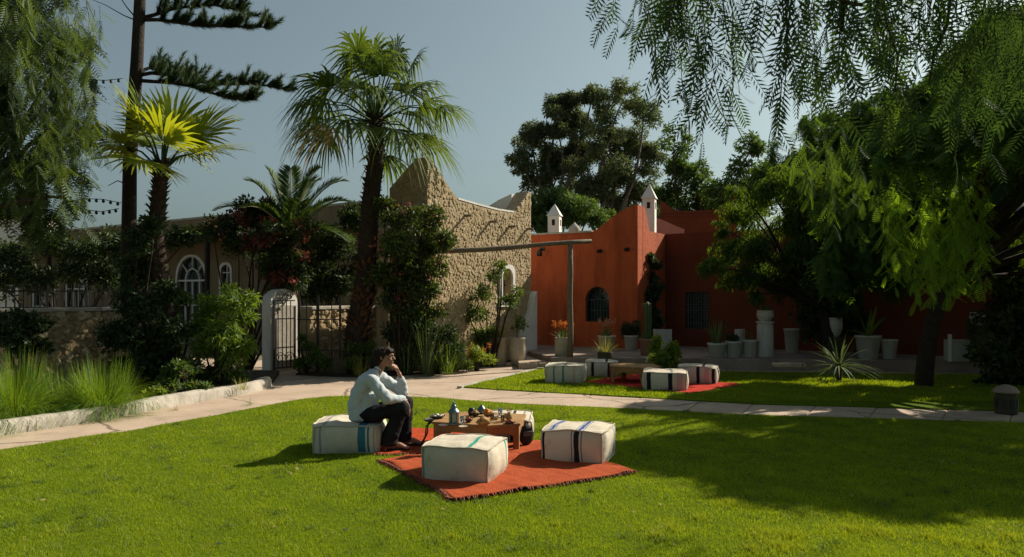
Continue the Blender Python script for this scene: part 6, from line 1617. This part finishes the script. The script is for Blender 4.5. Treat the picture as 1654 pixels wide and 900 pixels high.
# ================================================================== turf blades and lawn litter
NO_GRASS = [[(p.x, p.y) for p in (Fc, Rc, Bc, Lc)], [(-1.36, 7.30), (.0, 7.36), (-.1, 8.75), (-1.62, 8.78)], [(1.30, 13.4), (2.86, 11.85), (4.02, 13.0), (2.5, 14.9)]]
def turf(name, poly, n, y0, y1, hmin, hmax, wid, zb=.033):
    q = np.array(poly); 
    y = y0 + (y1 - y0) * RNG.random(n * 3) ** 1.15; x = (RNG.random(n * 3) - .5) * 2 * (y * .74 + .2)
    c = np.zeros(len(x), bool)
    for i in range(len(q)):
        x1, z1 = q[i]; x2, z2 = q[(i + 1) % len(q)]
        if z1 == z2: continue
        c ^= ((z1 > y) != (z2 > y)) & (x < (x2 - x1) * (y - z1) / (z2 - z1) + x1)
    
    for ring in NO_GRASS:
        c2 = np.zeros(len(x), bool); r_ = np.array(ring)
        for i in range(len(r_)):
            x1, z1 = r_[i]; x2, z2 = r_[(i + 1) % len(r_)]
            if z1 == z2: continue
            c2 ^= ((z1 > y) != (z2 > y)) & (x < (x2 - x1) * (y - z1) / (z2 - z1) + x1)
        c &= ~c2
    x, y = x[c][:n], y[c][:n]; m = len(x)
    a = RNG.random(m) * 6.283; h = hmin + (hmax - hmin) * RNG.random(m) ** 1.5
    sc = y / 6.5; w = wid * (.7 + .6 * RNG.random(m)) * sc
    nz = np.array([mnoise.noise(Vector((a_ * 3.5, b_ * 5.0, 0))) + .7 * mnoise.noise(Vector((a_ * 11, b_ * 15, 4))) for a_, b_ in zip(x.round(2), y.round(2))])
    pn_ = 1.3 * nz + .5 * np.sin(x * 2.1 + np.sin(y * 1.7) * 2) * np.cos(y * 2.6 + np.sin(x * 1.3) * 2) + .5 * np.sin(x * 7.3 + y * 5.1)
    h = h * (1 + .22 * pn_)
    lx, ly = RNG.normal(size=m) * .45 * h, RNG.normal(size=m) * .45 * h
    b = np.stack([x, y, np.full(m, zb)], 1); s = np.stack([np.cos(a) * w, np.sin(a) * w, np.zeros(m)], 1)
    V = np.stack([b - s, b + s, b + np.stack([lx, ly, h], 1)], 1)
    tn = np.clip(.45 + .22 * pn_ + RNG.normal(size=m) * .25, 0, 1)
    o = soup(name, V, M['blade'], None, tn); tag(o, 'short mown grass blades of the lawn', 'grass', kind='stuff')
turf('grass', front_w, 520000, 4.2, 11.6, .010, .028, .0022)
turf('grass', back_w, 90000, 11.0, 17, .02, .045, .0035)
def straw(spots):
    V = []; tn = []
    for px, py, rx, n in spots:
        n = int(n * .5)
        c = G(px, py, .03); r_ = rx * c.y / F
        a = RNG.random(n) * 6.283; q = np.abs(RNG.normal(size=n)) * .75 * r_ * (1 + .5 * np.sin(a * 3 + px))
        b = np.stack([c.x + q * np.cos(a), c.y + q * np.sin(a) * 1.1, np.full(n, .033)], 1); h = .022 + .03 * RNG.random(n); th = RNG.random(n) * 6.283
        s = np.stack([np.cos(th), np.sin(th), 0 * th], 1) * .0024
        V.append(np.stack([b - s, b + s, b + np.stack([RNG.normal(size=n) * .6 * h, RNG.normal(size=n) * .6 * h, h], 1)], 1)); tn.append(RNG.random(n))
    o = soup('grass', np.concatenate(V), leafm('pale_grass_blade', (.14, .26, .008), (.36, .40, .03), trans=(.52, .56, .02), tfac=.45, gloss=.02), None, np.concatenate(tn)); tag(o, 'longer pale yellowish grass in scattered patches of the lawn', 'grass', kind='stuff')
straw([(1085, 855, 34, 900), (1060, 868, 20, 500), (1240, 865, 40, 1500), (1260, 885, 40, 1300), (1280, 868, 30, 800), (1380, 858, 44, 1300), (1425, 862, 40, 1100), (1590, 885, 40, 1200), (1630, 870, 24, 700), (1180, 815, 30, 700), (1245, 770, 26, 600), (1150, 762, 26, 500), (1400, 800, 40, 900), (1130, 840, 20, 400), (1215, 890, 24, 700), (900, 850, 24, 300), (200, 705, 26, 300), (560, 800, 34, 350), (330, 700, 26, 250), (440, 850, 34, 350), (100, 860, 40, 400), (730, 870, 34, 350), (1210, 800, 20, 300), (1500, 870, 26, 500)])
def tufts(n):
    V = []; tn = []
    for i in range(n):
        y = random.uniform(4.5, 10.5); x = random.uniform(-.7, .7) * y
        if not point_in(front_w, x, y) or any(point_in(r_, x, y) for r_ in NO_GRASS): continue
        m = random.randint(18, 60); rr = random.uniform(.015, .07)
        b = np.stack([x + RNG.normal(size=m) * rr, y + RNG.normal(size=m) * rr, np.full(m, .033)], 1); h = .02 + .028 * RNG.random(m); th = RNG.random(m) * 6.283
        s = np.stack([np.cos(th), np.sin(th), 0 * th], 1) * random.choice((.0018, .0028))
        V.append(np.stack([b - s, b + s, b + np.stack([RNG.normal(size=m) * .7 * h, RNG.normal(size=m) * .7 * h, h], 1)], 1)); tn.append(RNG.random(m))
    o = soup('grass', np.concatenate(V), M['bush'], None, np.concatenate(tn)); tag(o, 'small darker weedy tufts dotted through the lawn', 'grass', kind='stuff')
tufts(420)
def litter(n, m, size, lab, y0=4.6, y1=10.5):
    V = []; 
    pos = []
    while len(pos) < n:
        y = random.uniform(y0, y1); x = random.uniform(-.68, .68) * y
        if point_in(front_w, x, y): pos.append((x, y, .055))
    pos = np.array(pos); d = RNG.normal(size=(n, 3)); d[:, 2] *= .25
    V = place(t_leaf(.45), pos, frames(d, up=np.array([0, 0, 1.])), size * (.6 + .8 * RNG.random(n)))
    o = soup('fallen_leaves', V, m, None, RNG.random(n)); tag(o, lab, 'fallen leaves', kind='stuff')
litter(260, M['dry'], .035, 'dry leaves scattered over the front lawn')
litter(150, M['bush_dark'], .04, 'dark fallen leaves scattered over the front lawn')
